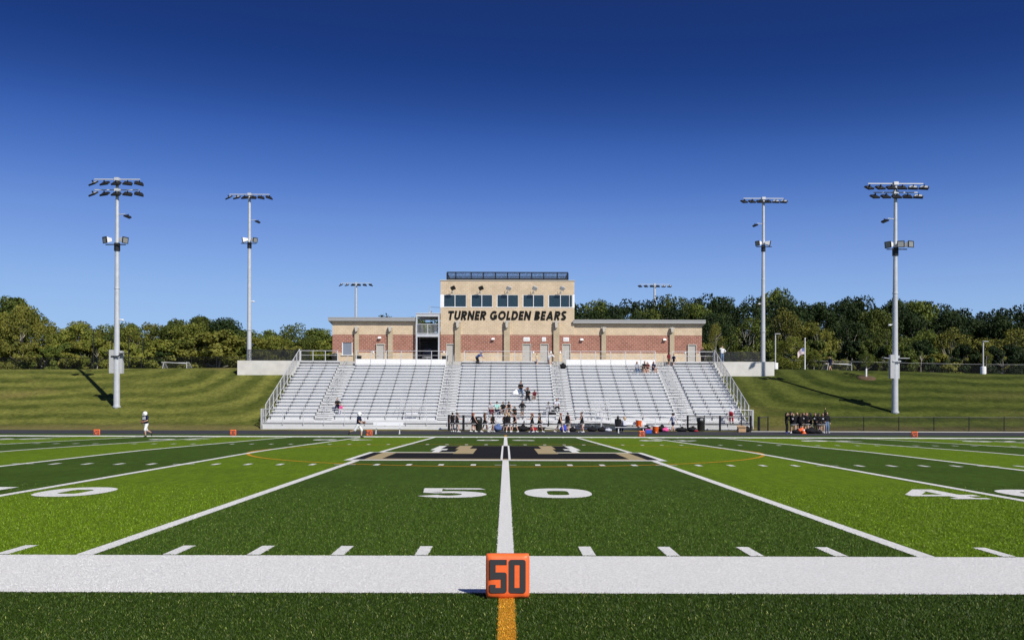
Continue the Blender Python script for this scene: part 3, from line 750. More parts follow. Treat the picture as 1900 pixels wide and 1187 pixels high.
# ---------------------------------------------------------------- concourse and retaining walls
b = MB(); b.bx(-27.0, 27.0, 93.0, 112, 5.5, 6.66); b.bx(-20.3, 20.6, rowy(NR)+.05, 92.999, 6.2, 6.66)
struct(b.build('concourse', M['concfloor']))
for s, a, c, lb in ((-1, -27.25, -20.45, 'pale concrete retaining wall left of the grandstand'), (1, 20.75, 27.25, 'pale concrete retaining wall right of the grandstand')):
    b = MB(); b.bx(a, c, 92.7, 92.99, 4.9, 6.84)
    e = a if s < 0 else c
    b.bx(*( (e, e+.3) if s < 0 else (e-.3, e)), 92.995, 99, 5.2, 6.838)
    o = b.build('retaining_wall', M['conc'], bevel=.01); tag(o, lb, 'wall', 'retaining walls beside the grandstand')
# ---------------------------------------------------------------- building
WY = 97.0; FL = 6.66
def XW(px): return X(px, WY)
bd = thing('press_box_building', 'tan and red block stadium building with raised press box behind the grandstand', 'building', (0, WY, FL))
def PB(o, par=None):
    o.parent = par or bd
    if par is None: o.matrix_parent_inverse = Matrix.Translation((0, -WY, -FL))
    return o
def PC(o, par): o.parent = par; o.matrix_parent_inverse = Matrix.Translation((0, -WY, -FL)) if par is bd else Matrix.Identity(4); return o
BD = 9.0; z1, z2 = 7.97, 9.87
def wallseg(x0, x1, ztop, holes, yf=WY, depth=.3):      # front wall with rectangular holes, three colour bands
    out = []
    for (za, zb, mt_) in ((FL, z1, 'beige'), (z1, z2, 'red'), (z2, ztop, 'beige')):
        b = MB()
        zs = sorted({za, zb, *[h for q in holes for h in q[2:] if za < h < zb]})
        for p, q in zip(zs, zs[1:]):
            x = x0
            for h in sorted([h for h in holes if h[2] <= p+1e-6 and h[3] >= q-1e-6]):
                if h[0] > x: b.bx(x, h[0], yf, yf+depth, p, q)
                x = h[1]
            if x < x1: b.bx(x, x1, yf, yf+depth, p, q)
        out.append((b, mt_))
    w_ = MB()
    for b, mt_ in out: w_.add(b.v, b.f, 0 if mt_ == 'beige' else 1)
    return [w_]
def hole(pa, pb, ra, rb): return (XW(pa), XW(pb), Z(rb, WY, pa), Z(ra, WY, pa))
doors = [(698, 714, 637.5, FL), (828, 842, 637.5, FL), (969, 985, 637.5, FL), (1002, 1017.5, 637.5, FL), (1042.5, 1058.5, 637.5, FL), (1275.5, 1291.5, 638.5, FL)]
def dh(d): return (XW(d[0]), XW(d[1]), FL, Z(d[2], WY, d[0]))
xL0, xL1, xT0, xT1, xR1 = XW(616.5), XW(770), XW(817), XW(1065), XW(1302)
sh = (XW(634.5), XW(653.5), Z(659, WY), Z(636, WY))
wins = [(822.5, 865), (873.5, 913.5), (921.5, 961.5), (969.5, 1009), (1017, 1061.5)]
WZ0, WZ1 = Z(569.5, WY), Z(546.8, WY)
wh = [(XW(a), XW(c), WZ0, WZ1) for a, c in wins]
ztw, zwing = Z(521.5, WY), Z(596, WY)
for (x0, x1, zt, hs_, yf) in ((xL0, xL1, zwing, [dh(doors[0]), sh], WY), (xT0, xT1, ztw, [dh(d) for d in doors[1:5]]+wh, WY-.15), (xT1, xR1, zwing-.25, [dh(doors[5])], WY)):
    for b in wallseg(x0, x1, zt, hs_, yf): PB(b.build('wall', [M['beige'], M['red']]))
# side, back walls
for x0, x1, zt in ((xL0, xL1, zwing), (xT0, xT1, ztw), (xT1+.01, xR1, zwing-.25)):
    for za, zb, mt_ in ((FL, z1, 'beige'), (z1, z2, 'red'), (z2, zt, 'beige')):
        b = MB(); ys_ = WY+(.15 if x0 == xT0 else .3); b.bx(x0, x0+.3, ys_, WY+BD-.3, za, zb); b.bx(x1-.3, x1, ys_, WY+BD-.3, za, zb)
        if x0 == xT0 and zb > 12: b.bx(x0, x1, WY+BD-.3, WY+BD, za, WZ0-.1); b.bx(x0, x1, WY+BD-.3, WY+BD, WZ1-.4, zb); b.bx(x0, x0+3.0, WY+BD-.3, WY+BD, WZ0-.1, WZ1-.4); b.bx(x1-3.0, x1, WY+BD-.3, WY+BD, WZ0-.1, WZ1-.4)
        else: b.bx(x0, x1, WY+BD-.3, WY+BD, za, zb)
        PB(b.build('wall', M[mt_]))
M['roofmat'] = mat('roof_membrane', (.30,.30,.30), .8, var=.1)
M['inside'] = mat('dark_interior', (.10,.105,.11), .9)
b = MB(); b.bx(xT0+.3, xT1-.3, WY+.3, WY+BD-.3, ztw-.5, ztw-.3); b.bx(xT0+.3, xT1-.3, WY+.3, WY+BD-.3, WZ0-.9, WZ0-.7)
PB(b.build('press_box_floor', M['inside']))
for a_, c_ in ((xT0+.31, xT0+2.95), (xT1-2.95, xT1-.31)):
    b = MB(); b.bx(a_, c_, WY+4.5, WY+4.6, WZ0-.68, ztw-.52); PB(b.build('partition', M['inside']))
b = MB(); b.bx(xT0+3.0, xT1-3.0, WY+BD-.2, WY+BD-.18, WZ0-.1, WZ1-.4); PB(b.build('rear_pane', M['glass']))
b = MB()
for xx_ in (xT0+5.1, xT0+7.4, xT0+9.6): b.bx(xx_, xx_+.35, WY+BD-.28, WY+BD-.22, WZ0-.1, WZ1-.4)
PB(b.build('rear_mullion', M['inside']))
b = MB(); b.bx(xT0-.06, xT1+.06, WY-.21, WY+.32, ztw, ztw+.09); b.bx(xT0-.06, xT0+.3, WY+.33, WY+BD, ztw, ztw+.09); b.bx(xT1-.3, xT1+.06, WY+.33, WY+BD, ztw, ztw+.09)
PB(b.build('coping', M['frame']))
# wing roofs, sloping up to the front with deep eaves
for x0, x1, zf in ((XW(610), xL1+.02, Z(589.5, WY-.4)), (xT1-.12, XW(1307), Z(592.3, WY-.4)-.03)):
    r = MB(); y0_, y1_ = WY-.38, WY+BD+.6; dz = .9
    fh = .38
    vs = [(x0,y0_,zf-fh),(x1,y0_,zf-fh),(x1,y1_,zf-fh-dz),(x0,y1_,zf-fh-dz),(x0,y0_,zf-.06),(x1,y0_,zf-.06),(x1,y1_,zf-.06-dz),(x0,y1_,zf-.06-dz)]
    r.add(vs, [(0,3,2,1),(4,5,6,7),(0,1,5,4),(1,2,6,5),(2,3,7,6),(3,0,4,7)])
    ro = PB(r.build('roof', M['roofmat']))
    f = MB(); f.bx(x0-.02, x1+.02, y0_-.05, y0_-.003, zf-fh+.02, zf); f.bx(x0-.02, x1+.02, y0_-.08, y0_-.052, zf-.10, zf+.02)
    fo = f.build('fascia', M['fascia']); PC(fo, ro); fo.matrix_parent_inverse = Matrix.Identity(4)
# doors
M['shutter'] = mat('grey_blue_shutter', (.20,.23,.28), .55)
for d in doors:
    x0, x1, za, zb = dh(d)
    f = MB(); f.bx(x0, x0+.06, WY-.17, WY+.1, za, zb); f.bx(x1-.06, x1, WY-.17, WY+.1, za, zb); f.bx(x0+.06, x1-.06, WY-.17, WY+.1, zb-.09, zb)
    o = MB(); o.bx(x0+.065, x1-.065, WY-.06, WY-.01, za+.02, zb-.095); do = PB(o.build('door', M['door']))
    fo = f.build('door_frame', M['frame']); PC(fo, do)
    h = MB(); h.tube((x0+.16, WY-.12, za+1.0), (x0+.28, WY-.12, za+1.0), .014, .014, 6); h.tube((x0+.16, WY-.12, za+1.0), (x0+.16, WY-.06, za+1.0), .02, .02, 6); PC(h.build('handle', M['galv']), do)
x0, x1, za, zb = sh
o = MB()
for k in range(16): o.bx(x0+.07, x1-.07, WY+.05+(k % 2)*.008, WY+.09, za+.04+(zb-za-.08)*k/16, za+.04+(zb-za-.08)*(k+1)/16)
so = PB(o.build('roll_shutter', M['shutter']))
f = MB(); f.bx(x0, x0+.07, WY-.03, WY+.1, za, zb); f.bx(x1-.07, x1, WY-.03, WY+.1, za, zb); f.bx(x0-.1, x1+.1, WY-.12, WY+.1, za-.06, za-.001); PC(f.build('shutter_frame', M['white']), so)
# windows
for k, (x0, x1, za, zb) in enumerate(wh):
    f = MB(); y = WY-.13
    f.bx(x0, x0+.055, y, y+.12, za, zb); f.bx(x1-.055, x1, y, y+.12, za, zb); f.bx(x0+.055, x1-.055, y, y+.12, zb-.055, zb); f.bx(x0-.03, x1+.03, y-.05, y+.12, za-.08, za)
    xm = (x0+x1)/2; f.bx(xm-.03, xm+.03, y+.002, y+.118, za, zb-.055)
    if k == 0: f.bx(xT0-.02, x0-.001, WY-.165, WY-.0, za-.08, zb)
    if k == 4: f.bx(x1-.35, x1-.31, y+.003, y+.11, za, zb-.055); f.bx(x1+.001, xT1+.02, WY-.165, WY-.0, za-.08, zb)
    wo = PB(f.build('window', M['white']))
    g_ = MB(); g_.bx(x0+.056, xm-.031, y+.05, y+.06, za+.001, zb-.056); PC(g_.build('pane', M['glass']), wo)
    g_ = MB(); g_.bx(xm+.031, x1-.056, y+.07, y+.08, za+.001, zb-.056); PC(g_.build('pane', M['glass']), wo)
# rear windows of the press box let daylight show through the middle bays
# pilasters with uplights
pil = [(658, 666, 608, 0), (719.8, 728.5, 608, 0), (844, 854.7, 597.5, 1), (934.8, 945.6, 597.5, 1), (1026.3, 1037, 597.8, 1), (1115.5, 1124, 609, 0), (1242, 1250.3, 609.5, 0)]
for a, c, rt, tall in pil:
    yf = WY-(.15 if tall else 0); zt = Z(rt, yf-.5, a); x0, x1 = XW(a), XW(c); d = .26 if tall else .22
    b = MB(); b.bx(x0, x1, yf-d, yf-.002, FL, zt); pl = PB(b.build('pilaster', M['pilblock']))
    b = MB(); b.add([(x0-.03,yf-d-.03,zt),(x1+.03,yf-d-.03,zt),(x1+.03,yf-.002,zt+.14),(x0-.03,yf-.002,zt+.14),(x0-.03,yf-d-.03,zt+.04),(x1+.03,yf-d-.03,zt+.04),(x1+.03,yf-.002,zt+.2),(x0-.03,yf-.002,zt+.2)],
        [(0,3,2,1),(4,5,6,7),(0,1,5,4),(1,2,6,5),(2,3,7,6),(3,0,4,7)]); PC(b.build('cap', M['frame']), pl)
    xm = (x0+x1)/2; hh = .62 if tall else .42
    b = MB(); b.prism([(xm-.10, zt-hh), (xm+.12, zt-hh+.1), (xm+.12, zt+.05), (xm-.02, zt+.18), (xm-.16, zt+.12), (xm-.16, zt-hh+.3)], yf-d-.26, yf-d-.032)
    PC(b.build('uplight', M['frame']), pl)
for px, row in ((704, 626.5), (914.5, 629), (1079, 630), (1232.5, 630)):
    x, z = XW(px), Z(row, WY, px); yf = WY-(.15 if 817 < px < 1065 else 0)
    b = MB(); b.add([(x-.18,yf-.3,z-.1),(x+.18,yf-.3,z-.1),(x+.18,yf-.002,z-.1),(x-.18,yf-.002,z-.1),(x-.15,yf-.22,z+.04),(x+.15,yf-.22,z+.04),(x+.15,yf-.002,z+.13),(x-.15,yf-.002,z+.13)],
        [(0,3,2,1),(4,5,6,7),(0,1,5,4),(1,2,6,5),(2,3,7,6),(3,0,4,7)]); PB(b.build('wall_lamp', M['white']))
for px in (692.5, 823.8, 989.5, 1022, 1039.3, 1271.5):
    x = XW(px); b = MB(); b.bx(x-.08, x+.08, WY-(.2 if 817 < px < 1065 else .05), WY-(.152 if 817 < px < 1065 else .002), FL+1.25, FL+1.5); PB(b.build('door_plate', M['white']))
# signs over the three middle doors: white plates with small dark lettering
for px0, px1, r0, r1, tx in ((970.8, 982.6, 625.8, 633, 'MEN'), (1005, 1012.6, 625.8, 633, ''), (1044.8, 1055.2, 626, 633.2, 'WOMEN')):
    x0, x1 = XW(px0), XW(px1); za, zb = Z(r1, WY, px0), Z(r0, WY, px0); b = MB(); b.bx(x0, x1, WY-.19, WY-.152, za, zb); so = PB(b.build('door_sign', M['white']))
    b = MB()
    for k, (u0, u1) in enumerate(((.12,.22),(.26,.34),(.40,.50),(.56,.64),(.70,.80))):
        b.bx(x0+(x1-x0)*u0, x0+(x1-x0)*u1, WY-.193, WY-.1905, za+.11, za+.25)
    PC(b.build('sign_lettering', M['grey']), so)
# the name over the middle bays
SW = .25; hw_ = SW/2
def arc(cx, cy, rx, ry, a0, a1, n=14): return [(cx+rx*math.cos(R(a0+(a1-a0)*k/n)), cy+ry*math.sin(R(a0+(a1-a0)*k/n))) for k in range(n+1)]
h1 = 1-hw_
LET = {
 'T': (.78, [[(0,h1),(.78,h1)], [(.39,0),(.39,1)]]),
 'U': (.80, [[(hw_,1),(hw_,.38)]+arc(.40,.38,.40-hw_,.38-hw_,180,360)+[(.80-hw_,1)]]),
 'R': (.76, [[(hw_,0),(hw_,1)], [(hw_,h1),(.42,h1)]+arc(.42,.70,.34-hw_,.30-hw_,90,-90)+[(hw_,.40+hw_)], [(.34,.46),(.66,0)]]),
 'N': (.86, [[(hw_,0),(hw_,1)], [(.86-hw_,0),(.86-hw_,1)], [(hw_,1-.04),(.86-hw_,.04)]]),
 'E': (.60, [[(hw_,0),(hw_,1)], [(hw_,hw_),(.60,hw_)], [(hw_,.5),(.55,.5)], [(hw_,h1),(.60,h1)]]),
 'G': (.98, [arc(.52,.5,.50-hw_+.02,.5-hw_+.01,45,335), [(.52,.44),(.98,.44)], [(.98-hw_,.12),(.98-hw_,.44)]]),
 'O': (1.04, [arc(.52,.5,.52-hw_,.5-hw_+.01,0,360,28)]),
 'L': (.55, [[(hw_,0),(hw_,1)], [(hw_,hw_),(.55,hw_)]]),
 'D': (.86, [[(hw_,0),(hw_,1)], [(hw_,h1),(.38,h1)]+arc(.38,.5,.48-hw_,.5-hw_,90,-90)+[(hw_,hw_)]]),
 'B': (.74, [[(hw_,0),(hw_,1)], [(hw_,h1),(.40,h1)]+arc(.40,.755,.29-hw_,.245-hw_,90,-90,8)+[(hw_,.51+hw_)], [(hw_,.42),(.42,.42)]+arc(.42,.27,.32-hw_,.27-hw_,90,-90,10)+[(hw_,hw_)]]),
 'A': (.98, [[(.12,0),(.49,.97)], [(.86,0),(.49,.97)], [(.25,.28),(.73,.28)]]),
 'S': (.70, [arc(.36,.73,.25,.27-hw_+.02,20,200,10)+arc(.34,.27,.25,.27-hw_+.02,80,-160,12)]),
}
tm = MB(); cx_ = 0; kk = 0
segs = []
for ch in 'TURNER GOLDEN BEARS':
    if ch == ' ': cx_ += .42; continue
    wd_, sts = LET[ch]
    for st_ in sts:
        pts = [(p[0]+cx_+p[1]*.21, p[1]) for p in st_]; n = len(pts); L_, R_ = [], []
        for i in range(n):
            a_ = pts[max(0, i-1)]; b_ = pts[min(n-1, i+1)]; closed = ch == 'O'
            if closed and i in (0, n-1): a_, b_ = pts[-2], pts[1]
            dx, dy = b_[0]-a_[0], b_[1]-a_[1]; q = math.hypot(dx, dy) or 1; nx_, ny_ = -dy/q*hw_, dx/q*hw_
            L_.append((pts[i][0]+nx_, pts[i][1]+ny_)); R_.append((pts[i][0]-nx_, pts[i][1]-ny_))
        segs.append((L_, R_, kk % 6)); kk += 1
    cx_ += wd_+.15
tx1 = cx_-.15+.21; ax0, ax1, az0, az1 = XW(829.5), XW(1051.5), Z(593.8, WY), Z(577.2, WY)
def TP(p): return (ax0+p[0]/tx1*(ax1-ax0), az0+p[1]*(az1-az0))
for L_, R_, k_ in segs:
    yf = -.05-.0015*k_; n = len(L_)
    vs = [(TP(p)[0], yf, TP(p)[1]) for p in L_]+[(TP(p)[0], yf, TP(p)[1]) for p in R_]+[(TP(p)[0], -.001-.0001*k_, TP(p)[1]) for p in L_]+[(TP(p)[0], -.001-.0001*k_, TP(p)[1]) for p in R_]
    fs = []
    for i in range(n-1): fs += [(i, i+1, n+i+1, n+i), (2*n+i, 3*n+i, 3*n+i+1, 2*n+i+1), (i, 2*n+i, 2*n+i+1, i+1), (n+i, n+i+1, 3*n+i+1, 3*n+i)]
    fs += [(0, n, 3*n, 2*n), (n-1, 3*n-1, 4*n-1, 2*n-1)]; tm.add(vs, fs)
me = tm.mesh('lettering', []); me.materials.append(mat('matte_black_letters', (.012,.012,.012), .8, spec=.1))
o = bpy.data.objects.new('building_lettering', me); C.objects.link(o); o.location = (0, WY-.152, 0); PB(o)
# floodlights over the windows
for k, px in enumerate((840, 891.5, 942.5, 990.5, 1041)):
    x = XW(px); z = Z(544, WY); b = MB()
    b.tube((x-.05, WY-.152, z+.1), (x-.05, WY-.75, z+.38), .025, .025, 6); b.bx(x-.13, x+.03, WY-.2, WY-.151, z-.0, z+.2)
    fx = PB(b.build('floodlight', M['grey']))
    b = MB(); q = Matrix.Rotation(R(-55), 3, 'X') @ Matrix.Rotation(R(25*(1 if k > 1 else -1)), 3, 'Z'); b.obx((x+.05, WY-.85, z+.42), (.5, .42, .16), q); PC(b.build('lamp_head', M['dark'] if k < 2 else M['grey'], bevel=.03), fx)
    b = MB(); b.tube((x+.02, WY-.75, z+.5), (x+.04, WY-.75, z+.82), .018, .018, 6); PC(b.build('bracket', M['grey']), fx)
# rooftop camera deck: black framed screens
cx0, cx1 = X(828.5, WY), X(1053.5, WY); cz0, cz1 = ztw+.12, Z(505.5, WY)
def cage(y):
    b = MB(); n = 10; xs_ = [cx0+(cx1-cx0)*k/n for k in range(n+1)]; xs_[1] -= .35; xs_[-2] += .15
    for x in xs_: b.bx(x-.06, x+.06, y-.04, y+.04, cz0-.12, cz1)
    b.bx(cx0, cx1, y-.05, y+.05, cz1, cz1+.1); b.bx(cx0, cx1, y-.04, y+.04, cz0, cz0+.12); b.bx(cx0, cx1, y-.03, y+.03, (cz0+cz1)/2-.02, (cz0+cz1)/2+.02)
    return b
deck = PB(cage(WY+.3).build('roof_deck_frame', M['black'])); PB(cage(WY+4.8).build('roof_deck_frame', M['black']))
b = MB()
for x in (cx0, cx1):
    for z in (cz1, cz0, (cz0+cz1)/2-.02): b.bx(x-.04, x+.04, WY+.35, WY+4.75, z, z+.08)
    for y in (WY+1.8, WY+3.3): b.bx(x-.03, x+.03, y, y+.06, cz0, cz1)
PB(b.build('roof_deck_frame', M['black']))
b = MB(); zm = (cz0+cz1)/2
for y in (WY+.3, WY+4.8): b.add([(cx0,y,cz0),(cx1,y,cz0),(cx1,y,zm),(cx0,y,zm)], [(0,1,2,3)])
PB(b.build('roof_deck_screen', M['chain_dense'], fix=False))
b = MB()
for y in (WY+.32,): b.add([(cx0,y,zm),(cx1,y,zm),(cx1,y,cz1),(cx0,y,cz1)], [(0,1,2,3)])
PB(b.build('roof_deck_screen', M['screen_black'], fix=False))
b = MB(); b.bx(cx0, cx1, WY+.36, WY+4.7, cz0-.11, cz0-.02); PB(b.build('roof_deck_floor', M['fascia']))
# open stair tower between left wing and press box
s0, s1 = XW(772), XW(816)
b = MB()
for x in (s0, s1-.16):
    for y in (WY-.5, WY+3.5): b.bx(x, x+.16, y, y+.16, FL, Z(583, WY))
zt = Z(583.5, WY); zf = Z(624, WY)
b.bx(s0+.161, s1-.161, WY-.5, WY-.34, zt-.28, zt); b.bx(s0, s1, WY-.55, WY+3.7, zt+.001, zt+.1)
b.bx(s0+.161, s1-.161, WY-.5, WY-.34, zf-.1, zf+.2); b.bx(s0+.161, s1-.161, WY-.33, WY+3.4, zf, zf+.12)
b.bx(s0+.161, s1-.161, WY+3.5, WY+3.64, zt-.25, zt)
PB(b.build('stair_frame', M['galv']))
b = MB(); za = Z(602, WY)
b.bx(s0+.161, s1-.161, WY-.48, WY-.43, za-.05, za); b.bx(s0+.161, s1-.161, WY-.48, WY-.43, zf+.26, zf+.3); xm = (s0+s1)/2; b.bx(xm-.04, xm+.04, WY-.49, WY-.42, zf+.2, za-.05)
n = 16
for k in range(1, n): x = s0+.16+(s1-s0-.32)*k/n; b.bx(x-.012, x+.012, WY-.465, WY-.445, zf+.3, za-.05)
PB(b.build('landing_rail', M['rail']))
b = MB(); nst = 12
for k in range(nst):
    b.bx(s0+.25, s0+1.15, WY+.4+k*.24, WY+.66+k*.24, zf-.3-k*.25, zf-.26-k*.25)
    b.bx(s0+1.25, s1-.25, WY+.4+k*.24, WY+.66+k*.24, zt-.4-(nst-1-k)*.16-.3, zt-.36-(nst-1-k)*.16-.3)
PB(b.build('stair_treads', M['dark']))
M['night'] = mat('dark_blue_banner', (.012,.016,.03), .6)
b = MB(); b.bx(s0+.17, s1-.17, WY+3.0, WY+3.1, FL, zf); PB(b.build('stair_back_wall', M['night']))
b = MB(); b.bx(s0+.55, s0+1.35, WY+2.97, WY+2.995, FL+1.75, FL+1.95); b.bx(s0+.4, s0+1.4, WY+2.97, WY+2.995, FL+1.3, FL+1.6); PB(b.build('banner_print', mat('banner_blue_print', (.10,.13,.26), .6)))
b = MB(); b.tube((XW(795), WY+1.5, zt+.1), (XW(795), WY+1.5, zt+1.1), .05, .03, 6); b.bx(XW(794), XW(798), WY+1.4, WY+1.6, zt+.1, zt+.5); b.tube((XW(795), WY+1.5, zt+.95), (XW(815), WY+1.5, zt+.9), .02, .02, 6)
PB(b.build('roof_antenna', M['grey']))
# picnic table at the stair foot, bins by the wall
b = MB(); x = XW(794)
t = thing('picnic_table', 'small metal table standing at the foot of the open stair tower', 'table', (x, WY-1.2, FL))
b = MB(); b.lathe((0,0,.7), [(.55,0),(.55,.05)], 20); b.build('tabletop', M['rail'], t)
b = MB(); b.tube((0,0,0), (0,0,.7), .06, .05); b.tube((-.6,0,.3), (.6,0,.3), .03, .03); b.build('stand', M['rail'], t)
for sx in (-1, 1): b = MB(); b.lathe((sx*.7,0,.40), [(.2,0),(.2,.05)], 14); b.tube((sx*.7,0,0), (sx*.7,0,.4), .03, .03); b.build('seat', M['rail'], t)
# ---------------------------------------------------------------- bins
def bin_(x, y, z, label, dome=True, s=1.0):
    t = thing('litter_bin', label, 'litter bin', (x, y, z), random.random()*6, 'dark litter bins')
    b = MB(); b.lathe((0,0,0), [(.26*s,0),(.29*s,.05),(.31*s,.78*s),(.33*s,.80*s),(.33*s,.86*s),(.28*s,.865*s)], 20); b.build('bin_body', M['can'], t, smooth=True)
    if dome:
        b = MB(); b.lathe((0,0,.866*s), [(.335*s,0),(.335*s,.04),(.31*s,.16),(.22*s,.26),(.08*s,.31),(.01,.315)], 20); lid = b.build('lid', M['can'], t, smooth=True)
        b = MB(); b.obx((0,-.30*s,.98*s), (.2,.05,.14), Matrix.Identity(3)); k = b.build('flap', M['grey'], t); k.parent = lid
    return t
t = bin_(X(888, 74.6), 74.6, .12, 'dark domed litter bin beside the entry stairs behind the cheerleaders'); t.rotation_euler.z = 0
t = bin_(X(1300.5, 74.7), 74.7, .12, 'dark domed litter bin by the black gate at the right end of the grandstand'); t.rotation_euler.z = 0
bin_(X(621, 96), 96.0, FL, 'dark bin against the left end of the brick building', s=1.0); bin_(X(665, 95.5), 95.5, FL, 'dark square-shouldered bin left of the first grey door', False); bin_(X(825, 95.5), 95.5, FL, 'dark bin between the stair tower and the grey door', False)
# ---------------------------------------------------------------- floodlight poles
def luminaire(w=.82, d=.52):
    b = MB(); b.add([(-w/2,-d/2,-.1),(w/2,-d/2,-.1),(w/2,d/2,0),(-w/2,d/2,0),(-w/2,-d/2,.04),(w/2,-d/2,.04),(w*.35,d/2,.12),(-w*.35,d/2,.12)], [(0,3,2,1),(4,5,6,7),(0,1,5,4),(1,2,6,5),(2,3,7,6),(3,0,4,7)])
    b.bx(-.04,.04,-.05,.05,.06,.30)
    return b
def flood_pole(x, y, zb, ztop, rb, rt, tiers, label, cluster, box, side, group='sports field floodlight poles', sc=1.0):
    t = thing('floodlight_pole', label, 'floodlight pole', (x, y, zb), 0, group); H = ztop-zb
    b = MB(); b.tube((0,0,-.3), (0,0,H), rb*.92, rt, 16); b.tube((0,0,0), (0,0,.15), rb*1.12, rb*1.12, 16)
    if sc >= 1:
        b.tube((0,0,H*.22), (0,0,H*.22+.12), rb*.97, rb*.95, 16); b.tube((0,0,H*.52), (0,0,H*.52+.1), rb*.78, rb*.76, 16)
    b.build('pole', M['galv'], t, smooth=False)
    for ti, (n, hw, dz) in enumerate(tiers):
        b = MB(); b.bx(-hw, hw, -.05, .05, H-dz-.04, H-dz+.04); b.bx(-.2, .2, -.2, .2, H-dz-.14, H-dz+.14); b.build('crossarm', M['rail'] if side > 0 or ti == 0 else M['galv'], t)
        for k in range(n):
            xx = -hw+2*hw*(k+.02)/(n-1+.04); q = luminaire(.80*sc, .55*sc)
            o = q.build('lamp', M['dark'], t); o.location = (xx, -.2, H-dz-.42*sc); o.rotation_euler = (R(26), R((k-(n-1)/2)*4.0), R((k-(n-1)/2)*13*(1 if side > 0 else -1)))
            v = MB(); v.add([(-.33*sc,-.1,.045),(.33*sc,-.1,.045),(.28*sc,.2,.13),(-.28*sc,.2,.13),(-.33*sc,-.1,.06),(.33*sc,-.1,.06),(.28*sc,.2,.15),(-.28*sc,.2,.15)], [(0,3,2,1),(4,5,6,7),(0,1,5,4),(1,2,6,5),(2,3,7,6),(3,0,4,7)])
            v.build('lamp_fins', M['grey'] if (k-(n-1)/2)*side*sc < -1.2 else M['dark'], o)
    if sc < 1: return t
    hz = H*.845                                                        # small single lamp below the heads
    b = MB(); b.tube((0,0,hz), (side*.75,-.1,hz+.05), .04, .04, 6); b.build('side_arm', M['galv'], t)
    q = luminaire(.75, .5); o = q.build('lamp', M['dark'], t); o.location = (side*1.0, -.15, hz-.2); o.rotation_euler = (R(18), R(24*side), 0); o.scale = (.8,.8,.8)
    hz = H*.73                                                         # big projectors half way up
    b = MB(); b.bx(-.9, .9, -.35, -.27, hz-.42, hz-.34); b.tube((0,0,hz-.9), (0,0,hz-.2), rb*.85, rb*.85, 12); b.build('projector_bracket', M['dark'], t)
    for (dx, yaw, pit) in cluster:
        q = MB(); q.prism([(0,0)]*0 or [(-.2,-.2),(.2,-.2),(.2,.2),(-.2,.2)], .001, .002) if False else None
        q.add([(-.34,-.3,-.32),(.34,-.3,-.32),(.34,-.3,.32),(-.34,-.3,.32),(-.17,.38,-.17),(.17,.38,-.17),(.17,.38,.17),(-.17,.38,.17)], [(0,1,2,3),(7,6,5,4),(0,4,5,1),(1,5,6,2),(2,6,7,3),(3,7,4,0)])
        o = q.build('projector', M['white'], t, bevel=.03); o.location = (dx*.9, -.35, hz+.02); o.rotation_euler = (R(pit), 0, R(yaw)); o.scale = (.85, .85, .85)
        f = MB(); f.bx(-.36,.36,-.40,-.302,-.34,-.28); f.bx(-.36,.36,-.40,-.302,.28,.34); f.bx(-.36,-.30,-.40,-.302,-.279,.279); f.bx(.30,.36,-.40,-.302,-.279,.279); f.build('bezel', M['dark'], o)
        f = MB(); f.bx(-.299,.299,-.37,-.303,-.279,.279); f.build('lens', M['lens'], o)
    if box:
        hz = box
        b = MB(); b.bx(-.55,-.18,-rb-.05,-rb+.35,hz-1.75,hz+.35) ; 
        b.bx(.2,.45,.1,.5,hz-1.75,hz+.3); b.build('control_cabinet', M['grey'], t)
        b = MB(); b.bx(-.35,.35,-rb-.12,-rb-.02,hz-.28,hz-.18); b.beam((-1.05,0,hz+.1), (-.2,-.1,hz-.05), .5, .05); b.beam((.3,-.1,hz+.05), (1.15,0,hz+.05), .5, .05); b.build('cabinet_bracket', M['dark'] if side > 0 else M['galv'], t)
    b = MB(); hz = H*.385; b.tube((0,0,hz), (side*.4,-.05,hz+.02), .03, .03, 6); b.ell((side*.5,-.05,hz-.04), (.16,.12,.09)); b.build('camera_dome', M['white'], t, smooth=True)
    return t
M['lens'] = mat('floodlight_lens', (.25,.26,.25), .25)
def pz(row, y, px): return Z(row, y, px)
y = 82.1; x = X(216.5, y); flood_pole(x, y, G(x, y), pz(333, y, 216), .31, .13, [(5, 2.05, 0), (5, 2.05, .95)], 'tall floodlight pole with two tiers of five lamps on the left grass bank', [(-.75, -35, 8), (.75, 62, 8)], 4.8, 1)
y = 107; x = X(462, y); flood_pole(x, y, FL, pz(358.5, y, 462), .30, .14, [(6, 2.35, .15)], 'single-tier floodlight pole behind the left retaining wall', [(-.45, -75, 10), (.65, 55, 10)], 0, 1)
y = 107; x = X(1415.5, y); flood_pole(x, y, FL, pz(366, y, 1415), .30, .14, [(6, 2.35, .15)], 'single-tier floodlight pole behind the right retaining wall', [(-.65, -55, 10), (.45, 75, 10)], 0, -1)
y = 81.1; x = X(1660.5, y); flood_pole(x, y, G(x, y), pz(341, y, 1661), .31, .13, [(6, 2.45, 0), (5, 1.95, .78)], 'tall floodlight pole with lamp tiers of six and five on the right grass bank', [(-.7, -55, 8), (.3, -12, 0), (1.1, 22, 0)], 4.8, -1)
y = 178; x = X(660, y); flood_pole(x, y, FL, pz(525, y, 660), .35, .2, [(6, 2.9, 0)], 'distant floodlight pole seen above the left roof wing', [], 0, 1, sc=.99)
y = 178; x = X(1214, y); flood_pole(x, y, FL, pz(527.5, y, 1214), .35, .2, [(6, 2.9, 0)], 'distant floodlight pole seen above the right roof wing', [], 0, -1, sc=.99)
